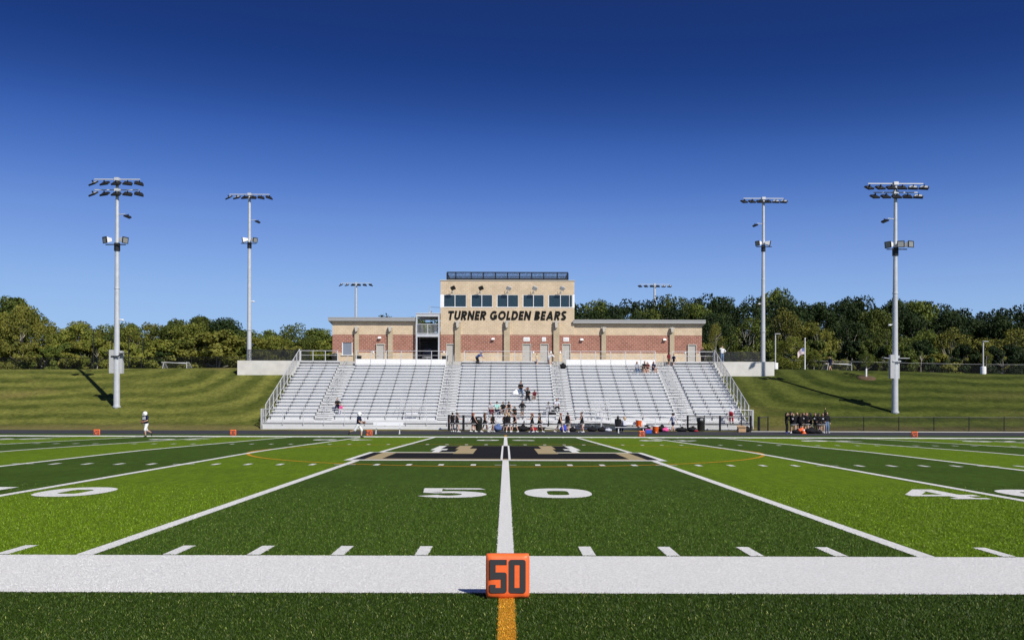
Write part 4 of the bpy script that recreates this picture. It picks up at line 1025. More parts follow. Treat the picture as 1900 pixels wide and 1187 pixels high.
# ---------------------------------------------------------------- fences
def fence(pts, h, m, label, step=3.0, pr=.035, mesh='chain_black', postm='black', zf=None, thick=(), mid=False, group='black mesh fences', topm=None):
    a = pts[0]; t = thing('fence', label, 'fence', (a[0], a[1], (zf or G)(a[0], a[1])), 0, group); inv = Matrix.Translation([-q for q in t.location])
    zf = zf or G; ms = MB(); tr = MB(); posts = []
    for (ax_, ay), (bx_, by) in zip(pts, pts[1:]):
        L = math.hypot(bx_-ax_, by-ay); n = max(1, round(L/step))
        for k in range(n):
            p = (ax_+(bx_-ax_)*k/n, ay+(by-ay)*k/n); q = (ax_+(bx_-ax_)*(k+1)/n, ay+(by-ay)*(k+1)/n); zp, zq = zf(*p), zf(*q)
            ms.add([(p[0],p[1],zp+.03),(q[0],q[1],zq+.03),(q[0],q[1],zq+h),(p[0],p[1],zp+h)], [(0,1,2,3)])
            tr.tube((p[0],p[1],zp+h), (q[0],q[1],zq+h), pr*.8, pr*.8, 6); tr.tube((p[0],p[1],zp+.05), (q[0],q[1],zq+.05), pr*.4, pr*.4, 5)
            if mid: tr.tube((p[0],p[1],zp+h*.5), (q[0],q[1],zq+h*.5), pr*.6, pr*.6, 5)
            posts.append((p[0],p[1],zp))
    e = pts[-1]; posts.append((e[0], e[1], zf(*e)))
    for b, nme, mm in ((ms, 'mesh', M[mesh]), (tr, 'rails', topm or M[postm])):
        o = b.build(nme, mm, fix=False); o.parent = t; o.matrix_parent_inverse = inv
    for i, p in enumerate(posts):
        b = MB(); b.tube((p[0],p[1],p[2]-.1), (p[0],p[1],p[2]+h+.05), pr*(2.2 if i in thick else 1), None, 8); o = b.build('post', M[postm]); o.parent = t; o.matrix_parent_inverse = inv
    return t
FYY = 74.9
fence([(X(1408, FYY), FYY), (X(1425, FYY), FYY)], 1.15, None, 'short black gate panel beside the right end of the grandstand', step=2, thick=(0,), pr=.05)
fence([(X(1537.5, 76), 76), (X(1537.5, 76)+2.92*11, 76)], 1.13, None, 'low black chain-link fence along the track below the right bank', step=2.92)
fence([(X(833, FYY), FYY), (X(860, FYY), FYY), (X(876, FYY), FYY)], 1.22, None, 'short black fence section behind the leftmost cheerleaders', step=2, thick=(0, 1), mid=True, pr=.045)
fence([(X(1276, FYY), FYY), (X(1307, FYY), FYY), (X(1336, FYY), FYY), (X(1376, FYY), FYY), (X(1393, FYY), FYY)], 1.22, None, 'black gate and fence in front of the grandstand right end', step=9, thick=(0, 2, 4), mid=True, pr=.04)
fl = lambda x, y: 6.66
fence([(-27.1, 96.0), (-20.6, 96.0)], 1.5, None, 'black privacy fence on top of the left retaining wall', step=2.2, mesh='chain_dense', zf=fl)
fence([(20.9, 97.0), (27.0, 97.0)], 1.45, None, 'black privacy fence on top of the right retaining wall', step=2.2, mesh='chain_dense', zf=fl)
fence([(-75, 107), (-28, 107)], 1.75, None, 'long black fence along the top of the left grass bank', step=2.9)
fence([(28.5, 110), (85, 110)], 1.75, None, 'long black fence along the top of the right grass bank', step=3.0, topm=M['grey'], pr=.018)
for k in range(8):
    yy = 117+k*5.4; z = G(-53, yy)
    t = thing('net_pole', 'tall thin black net pole beyond the left bank, %s from the left' % ORD[k], 'net pole', (-52.8, yy, z), 0, 'tall black net poles beyond the left bank')
    b = MB(); b.tube((0,0,0), (0,0,6.0), .08, .06, 8); b.build('post', M['black'], t)
    b = MB(); b.tube((0,0,6.0), (0,0,6.04), .11, .11, 8); b.build('cap', M['black'], t)
# ---------------------------------------------------------------- small posts, flag, goals
def lamp_post(px, y, rtop, label, d, zb=None):
    x = X(px, y); z = G(x, y) if zb is None else zb; t = thing('lamp_post', label, 'lamp post', (x, y, z), 0, 'small lamp posts above the right bank'); H = Z(rtop, y, px)-z
    b = MB(); b.lathe((0,0,-.3), [(.28,0),(.28,1.0),(.25,1.05),(.01,1.06)], 16); b.build('concrete_base', M['white'], t)
    b = MB(); b.bx(-.05,.05,-.05,.05,.76,H); b.build('post', M['grey'], t)
    b = MB(); b.bx(-.08 if d > 0 else -.5, .5 if d > 0 else .08, -.15,.15,H+.001,H+.08); b.build('lamp_head', M['grey'], t, bevel=.02)
lamp_post(1438.5, 99, 620, 'white lamp post beside the right retaining wall and dark woods', 1); lamp_post(1824, 96.0, 634, 'white lamp post at the far right edge of the grass bank', 1)
y = 104; x = X(1493.3, y); z = G(x, y); t = thing('flagpole', 'slim white flagpole with a drooping flag above the right bank', 'flagpole', (x, y, z)); H = Z(629.5, y, 1493)-z
b = MB(); b.tube((0,0,0), (0,0,H), .07, .05, 10); b.build('pole', M['white'], t)
b = MB(); b.ell((0,0,H+.08), (.09,.09,.09)); b.build('finial', M['white'], t, smooth=True)
fm = bpy.data.materials.new('flag_cloth'); fm.use_nodes = True; n = fm.node_tree.nodes; l = fm.node_tree.links; fb = n['Principled BSDF']; fb.inputs['Roughness'].default_value = .8
at = n.new('ShaderNodeAttribute'); at.attribute_name = 'cloth_colour'; l.new(at.outputs['Color'], fb.inputs['Base Color'])
vs = []; fs = []; cols = []
nu, nv = 14, 13
for j in range(nv+1):
    for i in range(nu+1):
        u, v = i/nu, j/nv; sag = u*u*.75
        vs.append((-.06-u*.78, .09*math.sin(u*9+v*2)*u, H-1.0-v*.72-sag+.25*u)); 
for j in range(nv):
    for i in range(nu):
        fs.append((j*(nu+1)+i, j*(nu+1)+i+1, (j+1)*(nu+1)+i+1, (j+1)*(nu+1)+i))
b = MB(); b.add(vs, fs); o = b.build('flag', fm, t, smooth=True, fix=False)
ca = o.data.color_attributes.new('cloth_colour', 'FLOAT_COLOR', 'CORNER')
for j in range(nv):
    for i in range(nu):
        c = (.10,.13,.30) if (i < 6 and j < 7) else ((.50,.30,.30) if j % 2 == 0 else (.66,.66,.68))
        for q in range(4): ca.data[(j*nu+i)*4+q].color = (*c, 1)
o.modifiers.new('s', 'SOLIDIFY').thickness = .01
def goal(x0, x1, y, h, label, dep=1.8, slant=.9):
    z = G(x0, y); t = thing('soccer_goal', label, 'soccer goal', ((x0+x1)/2, y, z), 0, 'white soccer goals beyond the banks'); w = (x1-x0)/2
    b = MB(); b.path([(-w,0,0),(-w+.25,0,h),(w,0,h*.86),(w,0,0)], .05, 8); b.build('goal_frame', M['grey'], t)
    b = MB(); b.path([(-w,0,h),(-w+.0,slant,h),(-w,dep+.6,0),(w,dep+.6,0),(w,slant,h),(w,0,h)], .035, 8); b.tube((-w,slant,h),(w,slant,h),.03,.03,6); b.build('rear_frame', M['white'], t)
    b = MB(); b.add([(-w,0,0),(-w,0,h),(-w,slant,h),(-w,dep+.6,0),(w,0,0),(w,0,h),(w,slant,h),(w,dep+.6,0)], [(0,1,2,3),(4,5,6,7),(1,5,6,2),(2,6,7,3)]); b.build('net', M['chain_net'], t, fix=False)
M['chain_net'] = chain('white_goal_net', (.7,.7,.7), cell=.12, wire=.08, metal=0)
g1 = goal(X(300, 103), X(346, 103), 103, .95, 'white soccer goal frame showing above the crest of the left bank')
goal(X(1533, 107), X(1580, 107), 107, 1.28, 'white soccer goal frame above the crest of the right bank')
# ---------------------------------------------------------------- trees
def crown_mesh(seed, ncl=46, leaves=150, ls=.30, wide=.5, low=.12, name='crown', open_=0.):
    rs = np.random.RandomState(seed); V = []; cl = []
    for k in range(ncl):                # clump centres inside an uneven envelope, unit height 1
        t = rs.rand()**.8; z = low+(1-low)*t*.93
        r = wide*(math.sin(math.pi*min(.97, (t*.80+.20)))**.6)*(.55+.45*rs.rand()**.5)
        a = rs.rand()*6.283; cl.append((r*math.cos(a)*(.72+.5*rs.rand()), r*math.sin(a), z, (.045+.10*rs.rand()**1.3)*(1.15-.3*t)))
    P = []
    for (cx, cy_, cz, cr) in cl:
        n = int(leaves*(cr/.11)**1.6); d = rs.normal(size=(n, 3)); d /= np.linalg.norm(d, axis=1)[:, None]
        rad = cr*(.45+.65*rs.rand(n)**.5)
        p = np.stack([cx+d[:, 0]*rad*1.25, cy_+d[:, 1]*rad*1.25, cz+d[:, 2]*rad*.85], 1)
        nrm = d*.8+rs.normal(size=(n, 3))*.55; nrm /= np.linalg.norm(nrm, axis=1)[:, None]
        up = rs.normal(size=(n, 3)); u = np.cross(nrm, up); u /= np.linalg.norm(u, axis=1)[:, None]; v = np.cross(nrm, u)
        s = ls*(.6+.8*rs.rand(n))[:, None]*.5
        q = np.stack([p-u*s-v*s*.5, p+u*s*.2-v*s, p+u*s+v*s*.5, p-u*s*.2+v*s], 1); P.append(q)
    P = np.concatenate(P).astype(np.float32); N = len(P)
    me = bpy.data.meshes.new(name); me.vertices.add(4*N); me.vertices.foreach_set('co', P.ravel()); me.loops.add(4*N)
    me.loops.foreach_set('vertex_index', np.arange(4*N, dtype=np.int32)); me.polygons.add(N)
    me.polygons.foreach_set('loop_start', np.arange(0, 4*N, 4, dtype=np.int32)); me.polygons.foreach_set('loop_total', np.full(N, 4, np.int32)); me.update()
    me.materials.append(M['lf_mid']); return me, cl
def trunk_mesh(seed, cl, m, low):
    rs = random.Random(seed); b = MB(); pts = [Vector((0,0,-.03))]
    for k in range(1, 6): pts.append(Vector((rs.uniform(-.02,.02)*k*.5, rs.uniform(-.02,.02)*k*.5, .03+k*.13)))
    r = [.020,.018,.015,.012,.009,.005]
    for k in range(5): b.tube(pts[k], pts[k+1], r[k], r[k+1], 7)
    for c in cl[::2]:
        k = min(4, max(1, int(c[2]*5.0))); s = pts[k]; e = Vector(c[:3]); mdl = s.lerp(e, .5)+Vector((0,0,-.03)); rr = r[k]*.55
        b.tube(s, mdl, rr, rr*.6, 5); b.tube(mdl, e, rr*.6, rr*.2, 5)
    return b.mesh('trunk', m)
TV = []
for k in range(10):
    low = (.10, .06, .18, .12, .30)[k % 5]
    me, cl = crown_mesh(100+k, ncl=(52, 46, 60, 44, 30)[k % 5], leaves=(330,300,330,250,190)[k % 5], ls=.022, wide=(.42,.48,.38,.50,.36)[k % 5], low=low)
    TV.append((me, trunk_mesh(k, cl, M['palebark'] if k % 5 in (3, 4) else M['bark'], low)))
SV = []
for k in range(4): SV.append(crown_mesh(300+k, ncl=34, leaves=330, ls=.045, wide=.62, low=.02, name='foliage'))
def tree(x, y, z, h, wd, v, lm, label, group, rz, cat='tree', name='tree'):
    t = thing(name, label, cat, (x, y, z), rz, group)
    for me, nm in ((TV[v][0], 'crown'), (TV[v][1], 'trunk')):
        o = bpy.data.objects.new(nm, me); C.objects.link(o); o.parent = t; o.scale = (wd*2*1.05, wd*2*1.05, h)
        if nm == 'crown': o.material_slots[0].link = 'OBJECT'; o.material_slots[0].material = M[lm]
    return t
KIND = {'lf_dark': 'dark green', 'lf_mid': 'mid green', 'lf_olive': 'olive brown', 'lf_yel': 'yellow-green', 'lf_rust': 'rusty orange'}
profL = [(-150,560),(-40,545),(0,545),(30,550),(62,575),(80,597),(110,592),(150,588),(190,598),(230,602),(250,592),(290,590),(340,587),(400,587),(430,591),(455,606),(480,600),(515,614),(550,600),(600,606),(640,612),(700,584),(770,582),(800,590)]
profR = [(1020,556),(1065,556),(1100,556),(1140,553),(1170,552),(1195,548),(1212,550),(1230,552),(1265,546),(1300,542),(1340,546),(1380,541),(1440,537),(1470,547),(1500,559),(1540,549),(1590,547),(1620,557),(1690,556),(1720,559),(1760,566),(1800,569),(1850,573),(1900,564),(1980,560),(2050,555)]
def prof(P_, px):
    for (a, ra), (c, rc_) in zip(P_, P_[1:]):
        if a <= px <= c: return ra+(rc_-ra)*(px-a)/(c-a)
    return P_[-1][1]
rt = random.Random(11)
def row_of(P_, px0, px1, step, y, dr, kinds, wname, hw, jit=6, var=tuple(range(10))):
    n = int((px1-px0)/step); cnt = 0
    for k in range(n+1):
        px = px0+(px1-px0)*k/n+rt.uniform(-jit, jit); yy = y+rt.uniform(-3, 3)
        row = min(prof(P_, px-14), prof(P_, px), prof(P_, px+14))*.5+prof(P_, px)*.5+rt.uniform(*dr); x = X(px, yy); z = G(x, yy)-.2
        h = Z(row, yy, px)-z; lm = rt.choice(kinds)
        w_ = rt.uniform(*hw)
        cnt += 1
        tree(x, yy, z, h, w_, rt.choice(var), lm, '%s broadleaf tree in the %s, %s from left' % (KIND[lm], wname, ORD[min(29, cnt-1)]), wname, rt.random()*6.28)
row_of(profL, -70, 640, 44, 165, (-2, 7), ['lf_mid','lf_dark','lf_mid','lf_olive','lf_mid'], 'back row of the left woods', (4.6, 6.0))
row_of(profL, -60, 625, 50, 150, (8, 24), ['lf_olive','lf_yel','lf_mid','lf_olive','lf_yel'], 'front row of the left woods', (4.0, 5.4), var=(0, 3, 4, 9, 8, 2))
row_of(profL, 690, 800, 34, 172, (-2, 5), ['lf_dark','lf_mid'], 'woods behind the left roof wing', (4.6, 5.6))
row_of(profR, 1040, 2000, 42, 172, (-3, 6), ['lf_dark','lf_dark','lf_dark','lf_mid','lf_dark'], 'back row of the right woods', (5.4, 6.8))
row_of(profR, 1060, 1990, 46, 158, (6, 26), ['lf_dark','lf_mid','lf_dark','lf_dark'], 'middle row of the right woods', (4.6, 6.0))
row_of(profR, 1330, 1960, 62, 143, (30, 58), ['lf_mid','lf_olive','lf_dark','lf_olive'], 'front row of the right woods', (3.4, 4.8), var=(4, 9, 3))
def shrub(x, y, z, h, wd, v, lm, label, group):
    t = thing('shrub', label, 'shrub', (x, y, z), rt.random()*6, group)
    o = bpy.data.objects.new('foliage', SV[v][0]); C.objects.link(o); o.parent = t; o.scale = (wd, wd, h); o.material_slots[0].link = 'OBJECT'; o.material_slots[0].material = M[lm]
    o = bpy.data.objects.new('stems', SVT[v]); C.objects.link(o); o.parent = t; o.scale = (wd, wd, h)
SVT = [trunk_mesh(900+k, SV[k][1], M['palebark'], 0) for k in range(4)]
c1 = 0
for k in range(26):
    px = -60+k*27+rt.uniform(-8, 8); yy = rt.uniform(134, 141); x = X(px, yy); z = G(x, yy)-.3; lm = rt.choice(['lf_olive','lf_mid','lf_yel','lf_dark','lf_olive']); row = rt.uniform(622, 655)
    if px > 640: break
    shrub(x, yy, z, Z(row, yy, px)-z, rt.uniform(4.2, 6.4), rt.randrange(4), lm, '%s bush at the foot of the left woods, %s from left' % (KIND[lm], ORD[k]), 'bushes at the foot of the left woods')
for k in range(22):
    px = 1300+k*31+rt.uniform(-8, 8); yy = rt.uniform(130, 138); x = X(px, yy); z = G(x, yy)-.3; lm = rt.choice(['lf_olive','lf_mid','lf_dark','lf_dark']); row = rt.uniform(630, 660)
    shrub(x, yy, z, Z(row, yy, px)-z, rt.uniform(3.8, 5.4), rt.randrange(4), lm, '%s bush at the foot of the right woods, %s from left' % (KIND[lm], ORD[k]), 'bushes at the foot of the right woods')
# big pale-leaved bush left of the wall, saplings
x = X(405, 128); shrub(x, 128, G(x, 128)-.5, Z(615, 128, 405)-G(x, 128)+.5, 9.5, 1, 'lf_olive', 'large round olive bush behind the left bank near the retaining wall', 'bushes at the foot of the left woods')
x = X(372, 130); shrub(x, 130, G(x, 130)-.5, Z(622, 130, 372)-G(x, 130)+.5, 8.0, 2, 'lf_yel', 'large yellow-green bush behind the left soccer goal', 'bushes at the foot of the left woods')
def sapling(px, y, rtop, wd, v, lm, label, zb=None, mulch=False):
    x = X(px, y); z = G(x, y) if zb is None else zb; h = Z(rtop, y, px)-z; t = thing('sapling', label, 'young tree', (x, y, z), rt.random()*6, 'young planted trees')
    o = bpy.data.objects.new('crown', TV[v][0]); C.objects.link(o); o.parent = t; o.scale = (wd*2, wd*2, h*.85); o.location.z = h*.15; o.material_slots[0].link = 'OBJECT'; o.material_slots[0].material = M[lm]
    b = MB(); b.tube((0,0,-.1), (0,0,h*.8), .05, .015, 8)
    for k in range(7): a = k*.9; zz = h*(.3+.07*k); b.tube((0,0,zz), (math.cos(a)*wd*.6, math.sin(a)*wd*.6, zz+h*.14), .02, .008, 5)
    b.build('trunk', M['palebark'], t)
    if mulch:
        b = MB(); b.lathe((0,0,-.25), [(.95,0),(.9,.33),(.5,.38),(.1,.42)], 20); b.build('mulch_ring', M['mulch'], t, smooth=True).rotation_euler = (R(17), 0, 0)
        t.rotation_euler.z = 0; b = MB(); b.tube((0,0,0), (0,0,1.0), .09, .09, 8); b.build('trunk_guard', M['white'], t)
sapling(1607, 92.2, 652, .95, 4, 'lf_mid', 'small planted tree with mulch ring on the right grass bank', mulch=True)
sapling(1510, 106, 648, .9, 2, 'lf_yel', 'small bright green tree right of the flagpole')
sapling(1830, 101, 650, .8, 9, 'lf_yel', 'thin young tree behind the far right lamp post')
sapling(1328, 108, 598, 1.3, 4, 'lf_olive', 'thin bare-stemmed young tree at the right end of the building', zb=6.66)
sapling(1470, 108, 622, 2.2, 6, 'lf_yel', 'bright yellow-green young tree between lamp post and flagpole')
# ---------------------------------------------------------------- people
BAKE = []
def ik(a, b, l1, l2, hint):
    a, b = Vector(a), Vector(b); d = b-a; L = d.length; mx = (l1+l2)*.995
    if L > mx: b = a+d*(mx/L); d = b-a; L = mx
    k = (l1*l1-l2*l2+L*L)/(2*L); h = math.sqrt(max(0, l1*l1-k*k)); u = d/L
    p = Vector(hint)-u*Vector(hint).dot(u)
    p = p.normalized() if p.length > 1e-4 else Vector((0,0,1))
    return a+u*k+p*h, b
POSES = dict(
    stand=dict(pel=(0,0,.525), up=(0,.02,1), hands=((.17,.03,.44),(-.17,.03,.44)), feet=((.055,-.01,.045),(-.055,.03,.045))),
    clap=dict(pel=(0,0,.515), up=(0,.06,1), hands=((.02,.22,.66),(-.02,.22,.66)), feet=((.10,.06,.045),(-.10,-.06,.045))),
    hips=dict(pel=(0,0,.52), up=(0,0,1), hands=((.12,.06,.57),(-.12,.06,.57)), feet=((.06,0,.045),(-.06,0,.045)), elb=((1,-.3,0),(-1,-.3,0))),
    wide=dict(pel=(0,0,.495), up=(0,.04,1), hands=((.13,.10,.52),(-.13,.10,.52)), feet=((.05,.17,.045),(-.05,-.17,.045))),
    walk=dict(pel=(0,0,.505), up=(0,.05,1), hands=((.15,.14,.50),(-.15,-.12,.50)), feet=((.04,-.15,.06),(-.04,.14,.045))),
    lunge=dict(pel=(0,0,.47), up=(0,.22,1), hands=((.14,.18,.46),(-.14,.10,.42)), feet=((.04,-.24,.06),(-.04,.20,.045))),
    armup=dict(pel=(0,0,.52), up=(0,.02,1), hands=((.10,.05,1.13),(-.16,.04,.45)), feet=((.06,0,.045),(-.06,.02,.045)), elb=((1,.3,0),(-1,-.6,0))),
    face=dict(pel=(0,0,.52), up=(0,.05,1), hands=((.05,.13,.86),(-.12,.12,.60)), feet=((.06,0,.045),(-.06,.03,.045)), elb=((1,.2,-.6),(-1,-.6,0))),
    bend=dict(pel=(0,-.10,.51), up=(0,.85,.55), hands=((.08,.42,.42),(-.06,.44,.40)), feet=((.07,0,.045),(-.07,.03,.045))),
    sit=dict(pel=(0,0,.0), up=(0,.10,1), hands=((.10,.24,.06),(-.10,.24,.06)), feet=((.08,.27,-.25),(-.08,.27,-.25)), seated=True),
    sitlean=dict(pel=(0,0,.0), up=(0,.42,1), hands=((.07,.33,.12),(-.07,.33,.12)), feet=((.11,.25,-.25),(-.11,.27,-.25)), seated=True),
    sitshade=dict(pel=(0,0,.0), up=(0,.08,1), hands=((.10,.10,.43),(-.06,.22,.10)), feet=((.09,.27,-.25),(-.09,.25,-.25)), seated=True, elb=((1,.2,-.3),(-1,-.3,0))),
    carry=dict(pel=(0,0,.505), up=(0,.10,1), hands=((.03,.17,.56),(-.07,.17,.60)), feet=((.0,-.26,.16),(-.02,.03,.045)), toe=((0,-.2,-1),(-.1,1,0)), elb=((1,-.6,0),(-1,-.6,0))),
    run=dict(pel=(0,0,.50), up=(0,.10,1), hands=((.04,.18,.56),(-.04,.20,.60)), feet=((.05,-.34,.22),(-.05,.10,.05)), toe=((0,-.5,-1),(0,1,0)), elb=((1,-.8,-.2),(-1,-.8,-.2))),
)
def person(x, y, z, H, pose, face, label, top='black_cloth', bottom='skirt', legs=None, skin='skin', hair='hair_brown', hs='long', shoes='shoe_w', sleeves=0, helmet=False, group=None, stripe=False, ball=False, bcol='black_cloth', headrot=0, seat=None, bagstrap=False, bulk=1.0):
    p = POSES[pose]; fz = R(face)
    t = thing('person', label, 'person', (x, y, z), fz+math.pi, group)
    V = Vector; pel = V(p['pel'])*H
    if p.get('seated'): pel = V((0, 0, (seat if seat else .47)+.055*H))
    up = V(p['up']).normalized(); chest = pel+up*.285*H; neck = chest+up*.03*H
    rt_ = V((1, 0, 0)); B = bulk
    off = V((0,0,pel.z)) if p.get('seated') else V((0,0,0))
    def T(q): return V(q)*H+off
    sh = [chest+rt_*s*.098*H*B-up*.012*H for s in (1, -1)]; hp = [pel+rt_*s*.048*H for s in (1, -1)]
    el = p.get('elb', ((.35,-1,0),(-.35,-1,0)))
    arms = [ik(sh[i], T(p['hands'][i]), .165*H, .145*H, el[i]) for i in (0, 1)]
    legs_ = [ik(hp[i], T(p['feet'][i]), .245*H, .235*H, (0.12*(1-2*i), 1, .15)) for i in (0, 1)]
    toe = p.get('toe', ((0.12,1,-.02),(-.12,1,-.02)))
    hd = neck+(up*.6+V((0,0,.4)))*.075*H+V((0,.012*H,0))
    def core(b, g=0):
        for s in (-1, 1): b.caps(pel+rt_*s*.034*H*B+up*.01*H, chest+rt_*s*.052*H*B-up*.05*H, .052*H*B+g, .050*H*B+g)
        b.caps(pel+up*.01*H, chest-up*.03*H, .056*H*B+g, .056*H+g); b.caps(chest-rt_*.06*H*B-up*.02*H, chest+rt_*.06*H*B-up*.02*H, .038*H+g, .038*H+g)
    b = MB(); core(b); b.caps(chest, hd, .030*H, .028*H)
    b.ell(hd+V((0,0,.012*H)), (.044*H,.053*H,.060*H)); b.caps(hd+V((0,.030*H,-.032*H)), hd+V((0,.026*H,-.030*H)), .022*H, .026*H)
    b.caps(hd+V((0,.050*H,.004*H)), hd+V((0,.060*H,-.010*H)), .006*H, .009*H, 6)
    for s in (-1, 1): b.ell(hd+V((s*.045*H, -.002*H, .0)), (.007*H,.012*H,.017*H), 6, 5)
    fing = MB()
    for i in (0, 1):
        e, h_ = arms[i]; b.caps(sh[i], e, .030*H*B, .023*H); b.caps(e, h_, .023*H, .0155*H)
        d = (h_-e).normalized(); side = d.cross(V((0,0,1))); side = side.normalized() if side.length > .1 else V((1,0,0)); nr = side.cross(d)
        pm = h_+d*.028*H; b.caps(h_, pm, .0155*H, .019*H)
        for k in range(4):
            r0 = pm+side*(k-1.5)*.0095*H+d*.012*H; L = (.036,.042,.040,.032)[k]*H
            mid = r0+d*L*.55+nr*.004*H; fing.caps(r0, mid, .0052*H, .0048*H, 6); fing.caps(mid, mid+(d*.8+nr*.6).normalized()*L*.5, .0048*H, .004*H, 6)
        th = pm-d*.006*H+side*.018*H*(1 if i else -1); fing.caps(th, th+(d+side*(.8 if i else -.8)).normalized()*.03*H, .006*H, .005*H, 6)
        kn, an = legs_[i]; b.caps(hp[i], kn, .050*H*B, .033*H); b.caps(kn, kn.lerp(an, .4), .033*H, .034*H); b.caps(kn.lerp(an, .4), an, .034*H, .019*H)
        td = V(toe[i]).normalized(); b.caps(an-td*.015*H+V((0,0,-.02*H)), an+td*.085*H+V((0,0,-.026*H)), .019*H, .016*H)
    vox = .013 if H > .9 else .011
    def grow(mb, name, mm, par, v=vox, extra=None):
        o = mb.build(name, mm, par, smooth=True, fix=False); r = o.modifiers.new('r', 'REMESH'); r.mode = 'VOXEL'; r.voxel_size = v; r.use_smooth_shade = True
        sm = o.modifiers.new('s', 'SMOOTH'); sm.iterations = 2; sm.factor = .5
        BAKE.append((o, extra)); return o
    ex = MB(); ex.v, ex.f, ex.m = fing.v, fing.f, fing.m
    for s in (-1, 1): ex.ell(hd+V((s*.017*H, .0465*H, .006*H)), (.007*H,.005*H,.0045*H), 6, 5, 1)
    ex.ell(hd+V((0, .0515*H, -.030*H)), (.013*H,.004*H,.0035*H), 6, 5, 2)
    body = grow(b, 'body', [M[skin], M['shoe_d'], M['maroon_cloth']], t, extra=ex)
    # clothing
    c = MB(); core(c, .012*H)
    for i in (0, 1):
        if sleeves: 
            e, h_ = arms[i]; c.caps(sh[i], sh[i].lerp(e, min(1, sleeves)), .038*H*B, .034*H*B)
            if sleeves > 1: c.caps(e, e.lerp(h_, .9), .033*H, .024*H)
        else: c.caps(sh[i]-up*.02*H-rt_*(1-2*i)*.03*H, sh[i]-rt_*(1-2*i)*.03*H, .03*H, .024*H)
    if helmet: c.caps(sh[0]+up*.01*H, sh[1]+up*.01*H, .052*H, .052*H)
    grow(c, 'shirt', M[top], t)
    if bottom == 'skirt':
        n = 22; vs = []; 
        ring = lambda zz, r_, fl: [(r_*math.cos(2*math.pi*k/n)*(1+fl*(.06 if k % 2 else -.03)), r_*.85*math.sin(2*math.pi*k/n)*(1+fl*(.06 if k % 2 else -.03))+pel.y, zz) for k in range(n)]
        spread = max(abs(legs_[0][0].y-pel.y), abs(legs_[1][0].y-pel.y), .02*H)
        rr = [(pel.z+.075*H, .088*H, 0), (pel.z+.0*H, .100*H, .3), (pel.z-.07*H, .118*H+spread*.20, 1), (pel.z-.105*H, .128*H+spread*.35, 1)]
        q = MB()
        for j in range(3):
            q.add(ring(*rr[j])+ring(*rr[j+1]), [(k, (k+1) % n, n+(k+1) % n, n+k) for k in range(n)])
        sk = q.build('skirt', M[bcol], t, smooth=False, fix=False); sk.modifiers.new('s', 'SOLIDIFY').thickness = .006
        q = MB(); a_ = rr[3]; u_ = rr[2]; f_ = .62
        m1 = (u_[0]+(a_[0]-u_[0])*.62, u_[1]+(a_[1]-u_[1])*.62+.004, 1); m2 = (a_[0]+.004, a_[1]+.004, 1)
        q.add(ring(*m1)+ring(*m2), [(k, (k+1) % n, n+(k+1) % n, n+k) for k in range(n)])
        sb = q.build('skirt_trim', M['white_cloth'], sk, fix=False); sb.modifiers.new('s', 'SOLIDIFY').thickness = .006
    else:
        q = MB(); ext = {'shorts': .55, 'pants': 2, 'capri': 1.15, 'leggings': 2}[bottom]; g = .006*H if bottom == 'leggings' else .012*H
        q.caps(pel-rt_*.03*H, pel+rt_*.03*H, .058*H*B+g, .058*H*B+g)
        for i in (0, 1):
            kn, an = legs_[i]; q.caps(hp[i], hp[i].lerp(kn, min(1, ext)), .050*H*B+g, (.050-.014*min(1, ext))*H+g)
            if ext > 1: q.caps(kn, kn.lerp(an, min(1, ext-1)*.94), .036*H+g, .024*H+g)
        grow(q, {'shorts': 'shorts', 'pants': 'trousers', 'capri': 'football_pants', 'leggings': 'leggings'}[bottom], M[legs or bcol], t)
    for i in (0, 1):
        kn, an = legs_[i]; td = V(toe[i]).normalized(); q = MB()
        q.caps(an-td*.02*H+V((0,0,-.020*H)), an+td*.09*H+V((0,0,-.026*H)), .0255*H, .020*H); q.caps(an+V((0,0,.012*H)), an+V((0,0,-.015*H)), .026*H, .027*H)
        q.build('shoe', M[shoes], t, smooth=True)
    hc = hd+V((0,-.010*H,.022*H))
    if helmet:
        q = MB(); q.ell(hd+V((0,-.004*H,.018*H)), (.082*H,.092*H,.086*H), 18, 12); q.caps(hd+V((-.055*H,.03*H,-.035*H)), hd+V((-.05*H,-.01*H,-.02*H)), .028*H, .034*H); q.caps(hd+V((.055*H,.03*H,-.035*H)), hd+V((.05*H,-.01*H,-.02*H)), .028*H, .034*H)
        hm = q.build('helmet', M['helmet'], t, smooth=True)
        q = MB(); q.ell(hd+V((0,.045*H,-.006*H)), (.050*H,.052*H,.034*H), 12, 8); q.build('visor_opening', M['black_cloth'], hm, smooth=True)
        q = MB()
        for zz in (-.05,-.028,-.006): q.path([hd+V((.07*H*math.cos(R(a)), .115*H*math.sin(R(a)), zz*H)) for a in range(15, 170, 25)], .005*H, 5)
        q.tube(hd+V((0,.113*H,-.05*H)), hd+V((0,.11*H,-.006*H)), .005*H, .005*H, 5); q.build('face_guard', M['white'], hm)
    else:
        q = MB(); q.ell(hc, (.051*H,.056*H,.056*H), 14, 9)
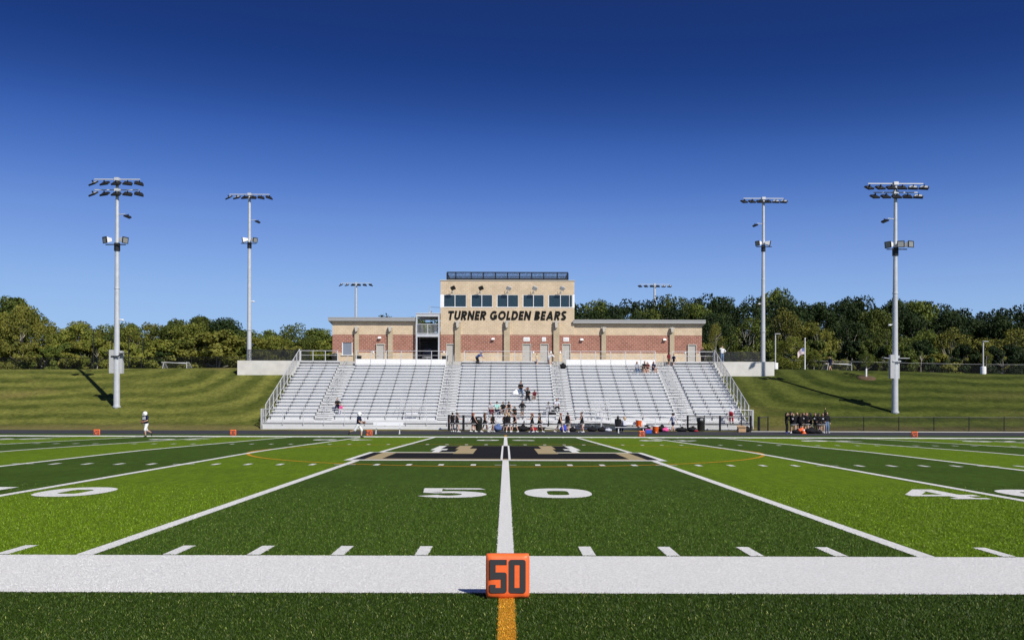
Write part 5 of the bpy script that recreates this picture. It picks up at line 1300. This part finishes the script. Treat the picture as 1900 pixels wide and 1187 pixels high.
        if hs == 'long': q.caps(hc+V((0,-.03*H,0)), chest+V((0,-.066*H,.0)), .044*H, .030*H); q.caps(hc+V((-.03*H,-.02*H,-.02*H)), chest+V((-.04*H,-.05*H,.02*H)), .03*H, .02*H); q.caps(hc+V((.03*H,-.02*H,-.02*H)), chest+V((.04*H,-.05*H,.02*H)), .03*H, .02*H)
        elif hs == 'bun': q.ell(hc+V((0,-.055*H,.045*H)), (.032*H,.032*H,.032*H), 10, 7)
        elif hs == 'tail': q.caps(hc+V((0,-.06*H,.03*H)), hc+V((0,-.085*H,-.09*H)), .022*H, .012*H)
        elif hs == 'afro': q.ell(hc+V((0,-.01*H,.01*H)), (.078*H,.072*H,.075*H), 14, 9)
        elif hs == 'cap': q = MB(); q.ell(hc+V((0,.004*H,.004*H)), (.054*H,.060*H,.050*H), 14, 9); q.obx(hc+V((0,.07*H,.006*H)), (.085*H,.07*H,.008*H), Matrix.Identity(3))
        h = q.build('cap' if hs == 'cap' else 'hair', M[hair] if hair in M else M['hair_dark'], t, smooth=True, fix=False)
    if ball:
        bt = thing('football', ball, 'football', (x, y, z), fz+math.pi); a = (arms[0][1]+arms[1][1])/2+V((0,.045*H,.0)); q = MB(); q.ell((0,0,0), (.14,.085,.085), 14, 8); o = q.build('ball_skin', M['leather'], bt, smooth=True); o.location = a
        q = MB(); q.bx(-.05,.05,.080,.092,-.006,.006); q.build('lacing', M['white'], o)
    return t
CH = 'cheerleaders lined up on the track'
def gt(px, y): return X(px, y), y, G(0, y)+.006
cy_ = 71.2
for (px, H, pose, face, skin, hair, hs, bottom, dy, lb) in [
    (839.5, 1.53, 'stand', 165, 'skin', 'hair_dark', 'bun', 'skirt', .3, 'girl in black cheer dress with dark bun, leftmost of the cheer line'),
    (848.3, 1.55, 'clap', 100, 'skin', 'hair_brown', 'bun', 'skirt', .0, 'girl in black cheer dress facing right beside the leftmost girl'),
    (878, 1.56, 'walk', 110, 'skin', 'hair_red', 'long', 'skirt', .2, 'auburn-haired girl in black cheer dress left of the dark litter bin'),
    (899.5, 1.58, 'wide', 100, 'skin2', 'hair_brown', 'long', 'skirt', .0, 'long-haired girl in wide stance right of the litter bin'),
    (914, 1.52, 'wide', 40, 'skin2', 'hair_dark', 'bun', 'skirt', .2, 'dark-haired girl in black cheer outfit before the entry stairs'),
    (937, 1.50, 'wide', 165, 'skin', 'hair_blond', 'bun', 'skirt', .8, 'girl in black half hidden behind the cheerleader at midfield'),
    (943.5, 1.57, 'clap', 180, 'skin', 'hair_blond', 'long', 'skirt', -.2, 'girl in black dress seen from behind at the midfield line'),
    (955.5, 1.50, 'wide', -60, 'skin', 'hair_dark', 'bun', 'skirt', .1, 'girl in black outfit leaning left just right of midfield'),
    (987.5, 1.55, 'clap', -80, 'skin', 'hair_red', 'long', 'skirt', .0, 'red-haired girl in black dress clapping and facing left'),
    (1001, 1.58, 'wide', 75, 'skin2', 'hair_dark', 'tail', 'skirt', .1, 'girl in black dress with one arm reaching right near red bag'),
    (1038, 1.60, 'lunge', 70, 'skin', 'hair_red', 'bun', 'skirt', -.1, 'girl in black dress lunging beside the blue bag'),
    (1053.5, 1.55, 'stand', 150, 'skin', 'hair_dark', 'bun', 'skirt', .3, 'dark-haired girl in black dress standing right of the blue bag'),
    (1080, 1.60, 'clap', -85, 'skin', 'hair_brown', 'bun', 'skirt', .0, 'rightmost girl of the cheer line facing left with arms forward')]:
    x, y, z = gt(px, cy_+dy); person(x, y, z, H, pose, face, lb, skin=skin, hair=hair, hs=hs, bottom=bottom, group=CH)
x, y, z = gt(1249, 71.0); person(x, y, z, 1.55, 'walk', -60, 'child with dark curly hair in pale shirt and dark shorts on the track', top='palegrey_cloth', bottom='shorts', bcol='navy_cloth', hair='hair_dark', hs='afro', shoes='shoe_d', sleeves=.8)
# players
y = 57.6; t = person(X(271, y), y, G(0, y), 1.62, 'carry', -28, 'football player in white helmet and navy jersey jogging on the left sideline', top='navy_cloth', bottom='capri', legs='white_cloth', helmet=True, sleeves=.75, shoes='shoe_d', bulk=1.12, ball='brown football held by the player on the left sideline')
y = 57.4; t2 = person(X(665, y), y, G(0, y), 1.62, 'run', 80, 'football player in white helmet and dark jersey running toward the marker', top='navy_cloth', bottom='capri', legs='white_cloth', helmet=True, sleeves=.6, shoes='shoe_d', bulk=1.08, ball='brown football tucked in the arms of the running player')
b = MB()
for dx in (-.075, .075): b.bx(dx-.055, dx-.02, -.0, .012, 1.13, 1.34); b.bx(dx+.02, dx+.055, -.0, .012, 1.13, 1.34); b.bx(dx-.02, dx+.02, 0, .012, 1.13, 1.16); b.bx(dx-.02, dx+.02, 0, .012, 1.31, 1.34)
o = b.build('jersey_number', M['white_cloth'], t); o.location = (0, .155, -.04)
# right-hand group of cheerleaders in jackets
GR = 'girls in dark jackets gathered at the right of the track'
for k, (px, dy, pose, face, H, leg, lb, hs, hair, sh_) in enumerate([
    (1459, .2, 'face', 60, 1.62, 'leggings', 'girl in dark dress and leggings with blue shoes at the left of the huddle', 'long', 'hair_dark', 'shoe_b'),
    (1467.5, .9, 'stand', 80, 1.66, 'leggings', 'tall girl in black jacket and leggings, second in the huddle', 'long', 'hair_dark', 'shoe_b'),
    (1472.5, 0, 'clap', -30, 1.58, 'skirt', 'girl in black jacket with white patch, third in the huddle', 'tail', 'hair_brown', 'shoe_w'),
    (1478.5, .7, 'stand', 20, 1.60, 'skirt', 'girl with light stripes on black jacket, fourth in the huddle', 'long', 'hair_blond', 'shoe_w'),
    (1485, .1, 'stand', 150, 1.56, 'leggings', 'girl in black seen from behind beside the orange cone', 'long', 'hair_brown', 'shoe_d'),
    (1491, .9, 'hips', 0, 1.60, 'skirt', 'girl in black jacket and skirt right behind the orange cone', 'long', 'hair_brown', 'shoe_w'),
    (1497, .2, 'face', -20, 1.61, 'skirt', 'brown-haired girl touching her face in the middle of the huddle', 'long', 'hair_red', 'shoe_w'),
    (1503.5, .6, 'stand', -120, 1.60, 'skirt', 'girl in black jacket standing behind the black bag pile', 'long', 'hair_dark', 'shoe_w'),
    (1513, .1, 'hips', -40, 1.60, 'leggings', 'girl with white collar and black leggings right of the bag pile', 'long', 'hair_dark', 'shoe_d'),
    (1519, .3, 'stand', 120, 1.57, 'skirt', 'girl in black with pale skirt trim, third from the right of the huddle', 'long', 'hair_dark', 'shoe_w'),
    (1526.5, .2, 'hips', -10, 1.58, 'skirt', 'girl in black with pale skirt trim beside the person in jeans', 'long', 'hair_dark', 'shoe_w'),
    (1534, .5, 'armup', 10, 1.66, 'pants', 'person in black top and blue jeans raising one arm', 'long', 'hair_dark', 'shoe_w')]):
    x, y, z = gt(px, 70.3+dy); person(x, y, z, H, pose, face, lb, top='black_cloth', bottom=leg, legs='jeans_cloth' if leg == 'pants' else 'black_cloth', hair=hair, hs=hs, sleeves=1.9, shoes=sh_, group=GR)
    if k in (1, 2, 3, 5, 8, 10):
        o = MB().ell((.04*(k % 3-1), .12 if abs(face) < 90 else -.11, H*.70), (.07, .03, .06)).build('jacket_patch', M['palegrey_cloth'], list(C.objects)[-1] if False else [q for q in C.objects if q.get('label') == lb][0], smooth=True)
# spectators: helpers for rows
def seatp(px, i, H, pose, face, lb, **kw):
    y = rowy(i)+.62; person(X(px, y), y, rowz(i)+.004, H, pose, face, lb, seat=.43, group='spectators on the grandstand', **kw)
def standp(px, y, z, H, pose, face, lb, **kw): person(X(px, y), y, z+.004, H, pose, face, lb, **kw)
seatp(966, 7, 1.72, 'sitlean', 0, 'man in black shirt and light jeans sitting highest in the middle section', top='black_cloth', bottom='pants', legs='jeans_cloth', hair='hair_brown', hs='short', sleeves=.8, shoes='shoe_w')
seatp(979, 5, 1.66, 'sitshade', 0, 'woman in black shading her eyes below the man in jeans', skin='skin2', top='black_cloth', bottom='pants', legs='black_cloth', hair='hair_red', hs='afro', sleeves=.6, shoes='shoe_d')
seatp(992, 5, 1.40, 'sit', -10, 'child in dark shirt and shorts sitting right of the woman in black', skin='skin2', top='maroon_cloth', bottom='shorts', bcol='grey_cloth', hair='hair_dark', hs='short', sleeves=.7)
standp(969, rowy(0)+.2, rowz(0)+.15, 1.48, 'hips', 0, 'girl in black crop top and skirt standing on the lowest rows', skin='skin2', hair='hair_dark', hs='long', sleeves=1.9, shoes='shoe_d')
seatp(921.5, 1, 1.62, 'sit', 20, 'man in teal shirt and dark cap behind the platform rail', top='teal_cloth', bottom='pants', legs='navy_cloth', hair='black_cloth', hs='cap', sleeves=.8)
seatp(933.5, 1, 1.58, 'sit', 0, 'person in black shirt and dark cap next to the teal shirt', skin='skin2', top='black_cloth', bottom='shorts', bcol='maroon_cloth', hair='hair_dark', hs='short', sleeves=.6)
seatp(944, 1, 1.70, 'sitlean', 0, 'man in black tank top with dark cap above midfield line', top='black_cloth', bottom='shorts', bcol='khaki_cloth', hair='black_cloth', hs='cap')
seatp(909, 1, 1.50, 'sit', 30, 'person in grey shirt sitting behind the stair handrail', top='grey_cloth', bottom='pants', legs='maroon_cloth', hair='hair_dark', hs='short', sleeves=.8)
seatp(956, 0, 1.50, 'sitlean', -20, 'long black-haired girl sitting low behind the cheer line', skin='skin2', top='black_cloth', bottom='shorts', bcol='black_cloth', hair='hair_dark', hs='long', sleeves=.5)
seatp(1016.5, 1, 1.66, 'sitlean', 10, 'person in grey with wide dark hat beside the black bags', top='grey_cloth', bottom='pants', legs='grey_cloth', hair='black_cloth', hs='cap', sleeves=1.9)
seatp(1033.5, 2, 1.56, 'sit', 0, 'dark-haired person in pale top at the foot of the third aisle', top='palegrey_cloth', bottom='pants', legs='black_cloth', hair='hair_dark', hs='long', sleeves=.8)
seatp(626, 2, 1.60, 'sitlean', 10, 'woman in black shirt sitting beside a child in pink on the left', skin='skin', top='black_cloth', bottom='pants', legs='navy_cloth', hair='hair_brown', hs='bun', sleeves=.7)
seatp(633, 1, 1.10, 'sit', 0, 'small child in pink top on the lower left rows', top='pink_cloth', bottom='pants', legs='palegrey_cloth', hair='hair_blond', hs='short', sleeves=.9)
seatp(1181.5, 14, 1.62, 'sit', 10, 'woman with long blond hair in grey, leftmost of the upper four', top='grey_cloth', bottom='pants', legs='jeans_cloth', hair='hair_blond', hs='long', sleeves=1.2)
seatp(1193.5, 14, 1.76, 'sitlean', 20, 'man in black shirt and shorts, second of the upper four', top='black_cloth', bottom='shorts', bcol='khaki_cloth', hair='hair_brown', hs='short', sleeves=.7)
seatp(1202, 14, 1.62, 'sitlean', -20, 'woman in dark red shirt and shorts, third of the upper four', top='maroon_cloth', bottom='shorts', bcol='grey_cloth', hair='hair_blond', hs='long', sleeves=.6)
seatp(1212, 14, 1.62, 'sit', 30, 'woman in navy shirt with bare legs, rightmost of the upper four', top='navy_cloth', bottom='shorts', bcol='navy_cloth', hair='hair_red', hs='long', sleeves=.6)
standp(887, TY-.35, 6.18, 1.70, 'bend', 60, 'man in blue shirt and black trousers bending at the top rail', top='blue_cloth', bottom='pants', legs='black_cloth', hair='blue_cloth', hs='cap', sleeves=.8, shoes='shoe_d')
standp(996, TY-.35, 6.18, 1.35, 'wide', 40, 'blond child in cream shirt climbing at the top of the middle section', top='cream_cloth', bottom='shorts', bcol='grey_cloth', hair='hair_blond', hs='long', sleeves=.6)
standp(1020.5, TY-.35, 6.18, 1.66, 'bend', 80, 'person in white shirt bending over beside the third aisle', top='white_cloth', bottom='shorts', bcol='grey_cloth', hair='hair_brown', hs='short', sleeves=.8)
standp(1240.5, TY-.4, 6.18, 1.45, 'wide', 30, 'slim child in dark shirt at the top of the right aisle', top='maroon_cloth', bottom='shorts', bcol='black_cloth', hair='hair_dark', hs='long', sleeves=.6, skin='skin2')
standp(1250, TY-.4, 6.18, 1.25, 'walk', -50, 'small child in dark green shirt right of the top aisle', top='navy_cloth', bottom='shorts', bcol='black_cloth', hair='hair_dark', hs='short', sleeves=.8)
standp(1303, 93.5, 6.66, 1.72, 'stand', 10, 'man in dark jacket with yellow patch behind the top right rail', top='black_cloth', bottom='pants', legs='black_cloth', hair='hair_dark', hs='short', sleeves=1.9, shoes='shoe_d')
standp(1339.5, 92.85, 6.84, 1.62, 'face', 0, 'woman in white top and jeans standing on the right retaining wall', top='white_cloth', bottom='pants', legs='jeans_cloth', hair='hair_red', hs='short', sleeves=1.2)
standp(1357, 77.0, .75, 1.74, 'bend', 150, 'person in pale grey hoodie and red trousers bending near the lower right rail', top='palegrey_cloth', bottom='pants', legs='red_cloth', hair='palegrey_cloth', hs='cap', sleeves=1.9, shoes='shoe_d')
y = 100.5; standp(1540.5, y, G(X(1540, y), y), 1.72, 'walk', -70, 'man in navy shirt standing by the soccer goal on the right bank', top='navy_cloth', bottom='shorts', bcol='navy_cloth', hair='hair_dark', hs='short', sleeves=.7, shoes='shoe_d')
# ---------------------------------------------------------------- benches, coolers, bags
def team_bench(px0, px1, y, label):
    z = G(0, y)+.005; x0, x1 = X(px0, y), X(px1, y); xm = (x0+x1)/2; t = thing('team_bench', label, 'bench', (xm, y, z)); w = (x1-x0)/2
    b = MB(); b.bx(-w, w, -.14, .14, .42, .46); b.build('seat', M['wood'], t)
    b = MB(); b.bx(-w, w, .17, .20, .62, .86); b.build('backrest', M['wood'], t)
    for s in (-1, 1):
        xx = s*w*.78; b = MB(); b.beam((xx,-.2,0), (xx,.05,.42), .05, .05); b.beam((xx,.24,0), (xx,.0,.42), .05, .05); b.beam((xx,.1,.40), (xx,.20,.82), .04, .04); b.bx(xx-.05,xx+.05,-.28,-.14,0,.03); b.build('leg', M['alu'], t)
    return t, z
t, zb = team_bench(692, 748, 66.0, 'white aluminium bench with backrest on the track right of the running player')
by = 69.6; t, zb = team_bench(1141, 1200, by, 'white aluminium bench with two seated people and an orange cooler'); 
person(X(1146.5, by), by, zb, 1.66, 'sit', 165, 'person in black hooded jacket sitting on the bench seen from behind', top='black_cloth', bottom='pants', legs='black_cloth', hair='hair_dark', hs='long', sleeves=1.9, seat=.46, shoes='shoe_d', bulk=1.15)
person(X(1159, by), by, zb, 1.55, 'sit', -150, 'blond girl in pale top sitting on the bench beside the black jacket', top='palegrey_cloth', bottom='pants', legs='navy_cloth', hair='hair_blond', hs='long', sleeves=.6, seat=.46)
def cooler(px, y, z, label, s=1.0):
    t = thing('drink_cooler', label, 'drink cooler', (X(px, y), y, z), 0, 'orange drink coolers')
    b = MB(); b.lathe((0,0,0), [(.17*s,0),(.19*s,.02),(.215*s,.46*s),(.22*s,.47*s)], 20); bd_ = b.build('tank', M['cooler'], t, smooth=True)
    b = MB(); b.lathe((0,0,.471*s), [(.23*s,0),(.23*s,.05*s),(.21*s,.07*s),(.01,.08*s)], 20); b.build('lid', M['white'], t, smooth=True)
    b = MB(); b.bx(-.03,.03,-.25*s,-.19*s,.06,.12); b.build('tap', M['white'], t)
    for sx in (-1, 1): b = MB(); b.bx(sx*.215*s-.02, sx*.215*s+.02, -.07, .07, .33*s, .37*s); b.build('handle', M['cooler'], t)
cooler(1185, by, zb+.462, 'orange drink cooler with white lid standing on the bench', 1.05); cooler(1216.5, 68.9, G(0, 68.9)+.006, 'orange drink cooler standing on the track right of the blue box', 1.08)
y = 69.0; t = thing('ice_chest', 'small blue ice chest with pink lid between the marker and orange cooler', 'ice chest', (X(1203, y), y, G(0, y)+.006)); b = MB(); b.bx(-.24,.24,-.15,.15,0,.27); b.build('chest', M['bluebox'], t, bevel=.02); b = MB(); b.bx(-.25,.25,-.16,.16,.271,.32); b.build('lid', M['pink_cloth'], t, bevel=.015)
y = 73.2; t = thing('cardboard_box', 'open cardboard box below the right end of the grandstand', 'box', (X(1376, y), y, G(0, y)+.006), R(4)); b = MB(); b.bx(-.30,.30,-.2,.2,0,.42); b.build('carton', M['card'], t)
b = MB(); b.beam((-.30,-.2,.42), (-.36,-.3,.5), .01, .35); b.obx((0,.26,.47), (.6,.16,.01), Matrix.Rotation(R(35), 3, 'X')); b.obx((0,-.26,.40), (.58,.01,.14), Matrix.Rotation(R(15), 3, 'X')); b.build('flap', M['card'], t)
def bag(px, y, w_, h_, mm, label, seed, straps=True, lie=False, z=None):
    rs = random.Random(seed); t = thing('bag', label, 'bag', (X(px, y), y, (G(0, y)+.006) if z is None else z), rs.uniform(-.5, .5), 'bags lying along the front of the grandstand')
    h_ *= 1.3
    b = MB(); b.caps((-w_*.28,0,h_*.35), (w_*.28,0,h_*.33), h_*.36, h_*.32); b.caps((0,.02,h_*.45), (.03,0,h_*.62), h_*.34, h_*.26); b.caps((-w_*.1,-h_*.28,h_*.28), (w_*.12,-h_*.28,h_*.26), h_*.2, h_*.18)
    o = b.build('bag_body', M[mm], t, smooth=True, fix=False); r = o.modifiers.new('r', 'REMESH'); r.mode = 'VOXEL'; r.voxel_size = .02; r.use_smooth_shade = True
    q = MB(); q.path([(w_*.2*math.cos(R(a)), -.05, h_*.75+h_*.28*math.sin(R(a))) for a in range(0, 181, 30)], .014, 6); q.build('strap', M['grey_cloth'], t)
for k, (px, y, w_, h_, mm, lb) in enumerate([
    (970, 73.6, .95, .5, 'black_cloth', 'large black bag pile on the track edge right of midfield'), (990, 73.4, .6, .34, 'red_cloth', 'red bag between two cheerleaders'),
    (1046.5, 73.0, .45, .48, 'royal_cloth', 'bright blue bag beside the lunging cheerleader'), (924, 73.6, .42, .55, 'blue_cloth', 'grey-blue bag standing right of the entry stairs'),
    (1062, 73.5, .75, .34, 'black_cloth', 'black bag between the two right cheerleaders'), (1099, 73.5, .8, .40, 'black_cloth', 'black duffel bag just right of the cheer line'),
    (1117, 73.5, .72, .38, 'black_cloth', 'black duffel bag left of the team bench'), (1129, 73.3, .6, .26, 'palegrey_cloth', 'pale grey bag left of the team bench'),
    (1199, 73.4, .65, .5, 'black_cloth', 'black backpack behind the blue ice chest'), (1228, 73.5, .6, .5, 'black_cloth', 'black backpack right of the orange cooler'),
    (1235, 73.0, .5, .34, 'pink_cloth', 'pink bag beside the child on the track'), (1265, 73.5, 1.0, .38, 'black_cloth', 'long black duffel bag left of the black gate'),
    (1285, 73.5, .7, .42, 'black_cloth', 'black backpack beside the right litter bin'), (1292, 73.1, .35, .16, 'red_cloth', 'small red bag at the foot of the right litter bin'),
    (1386, 73.6, .4, .42, 'black_cloth', 'black backpack right of the cardboard box'), (1210, 73.4, .35, .42, 'khaki_cloth', 'tan paper bag behind the orange cooler'),
    (1479, 69.7, .8, .32, 'black_cloth', 'black bag on the ground at the left of the huddle'), (1505, 69.5, .9, .45, 'black_cloth', 'black bag pile at the feet of the huddle'), (1487, 69.7, .4, .42, 'orange', 'orange-red bag on the ground left of the cone'), (1520, 69.6, .5, .28, 'black_cloth', 'small black bag right in the huddle')]):
    bag(px, y, w_, h_, mm, lb, k)
for k, (px, i, mm, lb) in enumerate([(1024.5, 1, 'black_cloth', 'black bag on the seats right of the grey spectator'), (1044, 16, 'black_cloth', 'black backpack at the top of the third aisle'), (957, 7, 'white_cloth', 'white bag beside the man in jeans')]):
    y = rowy(i)+.3; bag(px, y, .55, .5, mm, lb, 50+k, z=rowz(i)+.004)
y = 69.3; t = thing('traffic_cone', 'small orange cone with white band in front of the huddle', 'cone', (X(1491.5, y), y, G(0, y)+.006)); b = MB(); b.bx(-.17,.17,-.17,.17,0,.03); b.lathe((0,0,.031), [(.125,0),(.04,.36),(.02,.38)], 16); b.build('cone_body', M['cooler'], t); b = MB(); b.lathe((0,0,.22), [(.087,0),(.066,.1)], 16); b.build('band', M['white'], t)
# bake the grown surfaces to plain meshes and add fingers, eyes and mouth to the bodies
dg = bpy.context.evaluated_depsgraph_get(); dg.update(); new = []
for o, ex in BAKE: new.append((o, ex, bpy.data.meshes.new_from_object(o.evaluated_get(dg))))
for o, ex, me in new:
    o.modifiers.clear(); o.data = me
    if ex:
        bm = bmesh.new(); bm.from_mesh(me); off = [bm.verts.new(v) for v in ex.v]
        for f, mi in zip(ex.f, ex.m):
            try: q = bm.faces.new([off[i] for i in f]); q.material_index = mi; q.smooth = True
            except ValueError: pass
        bm.to_mesh(me); bm.free()
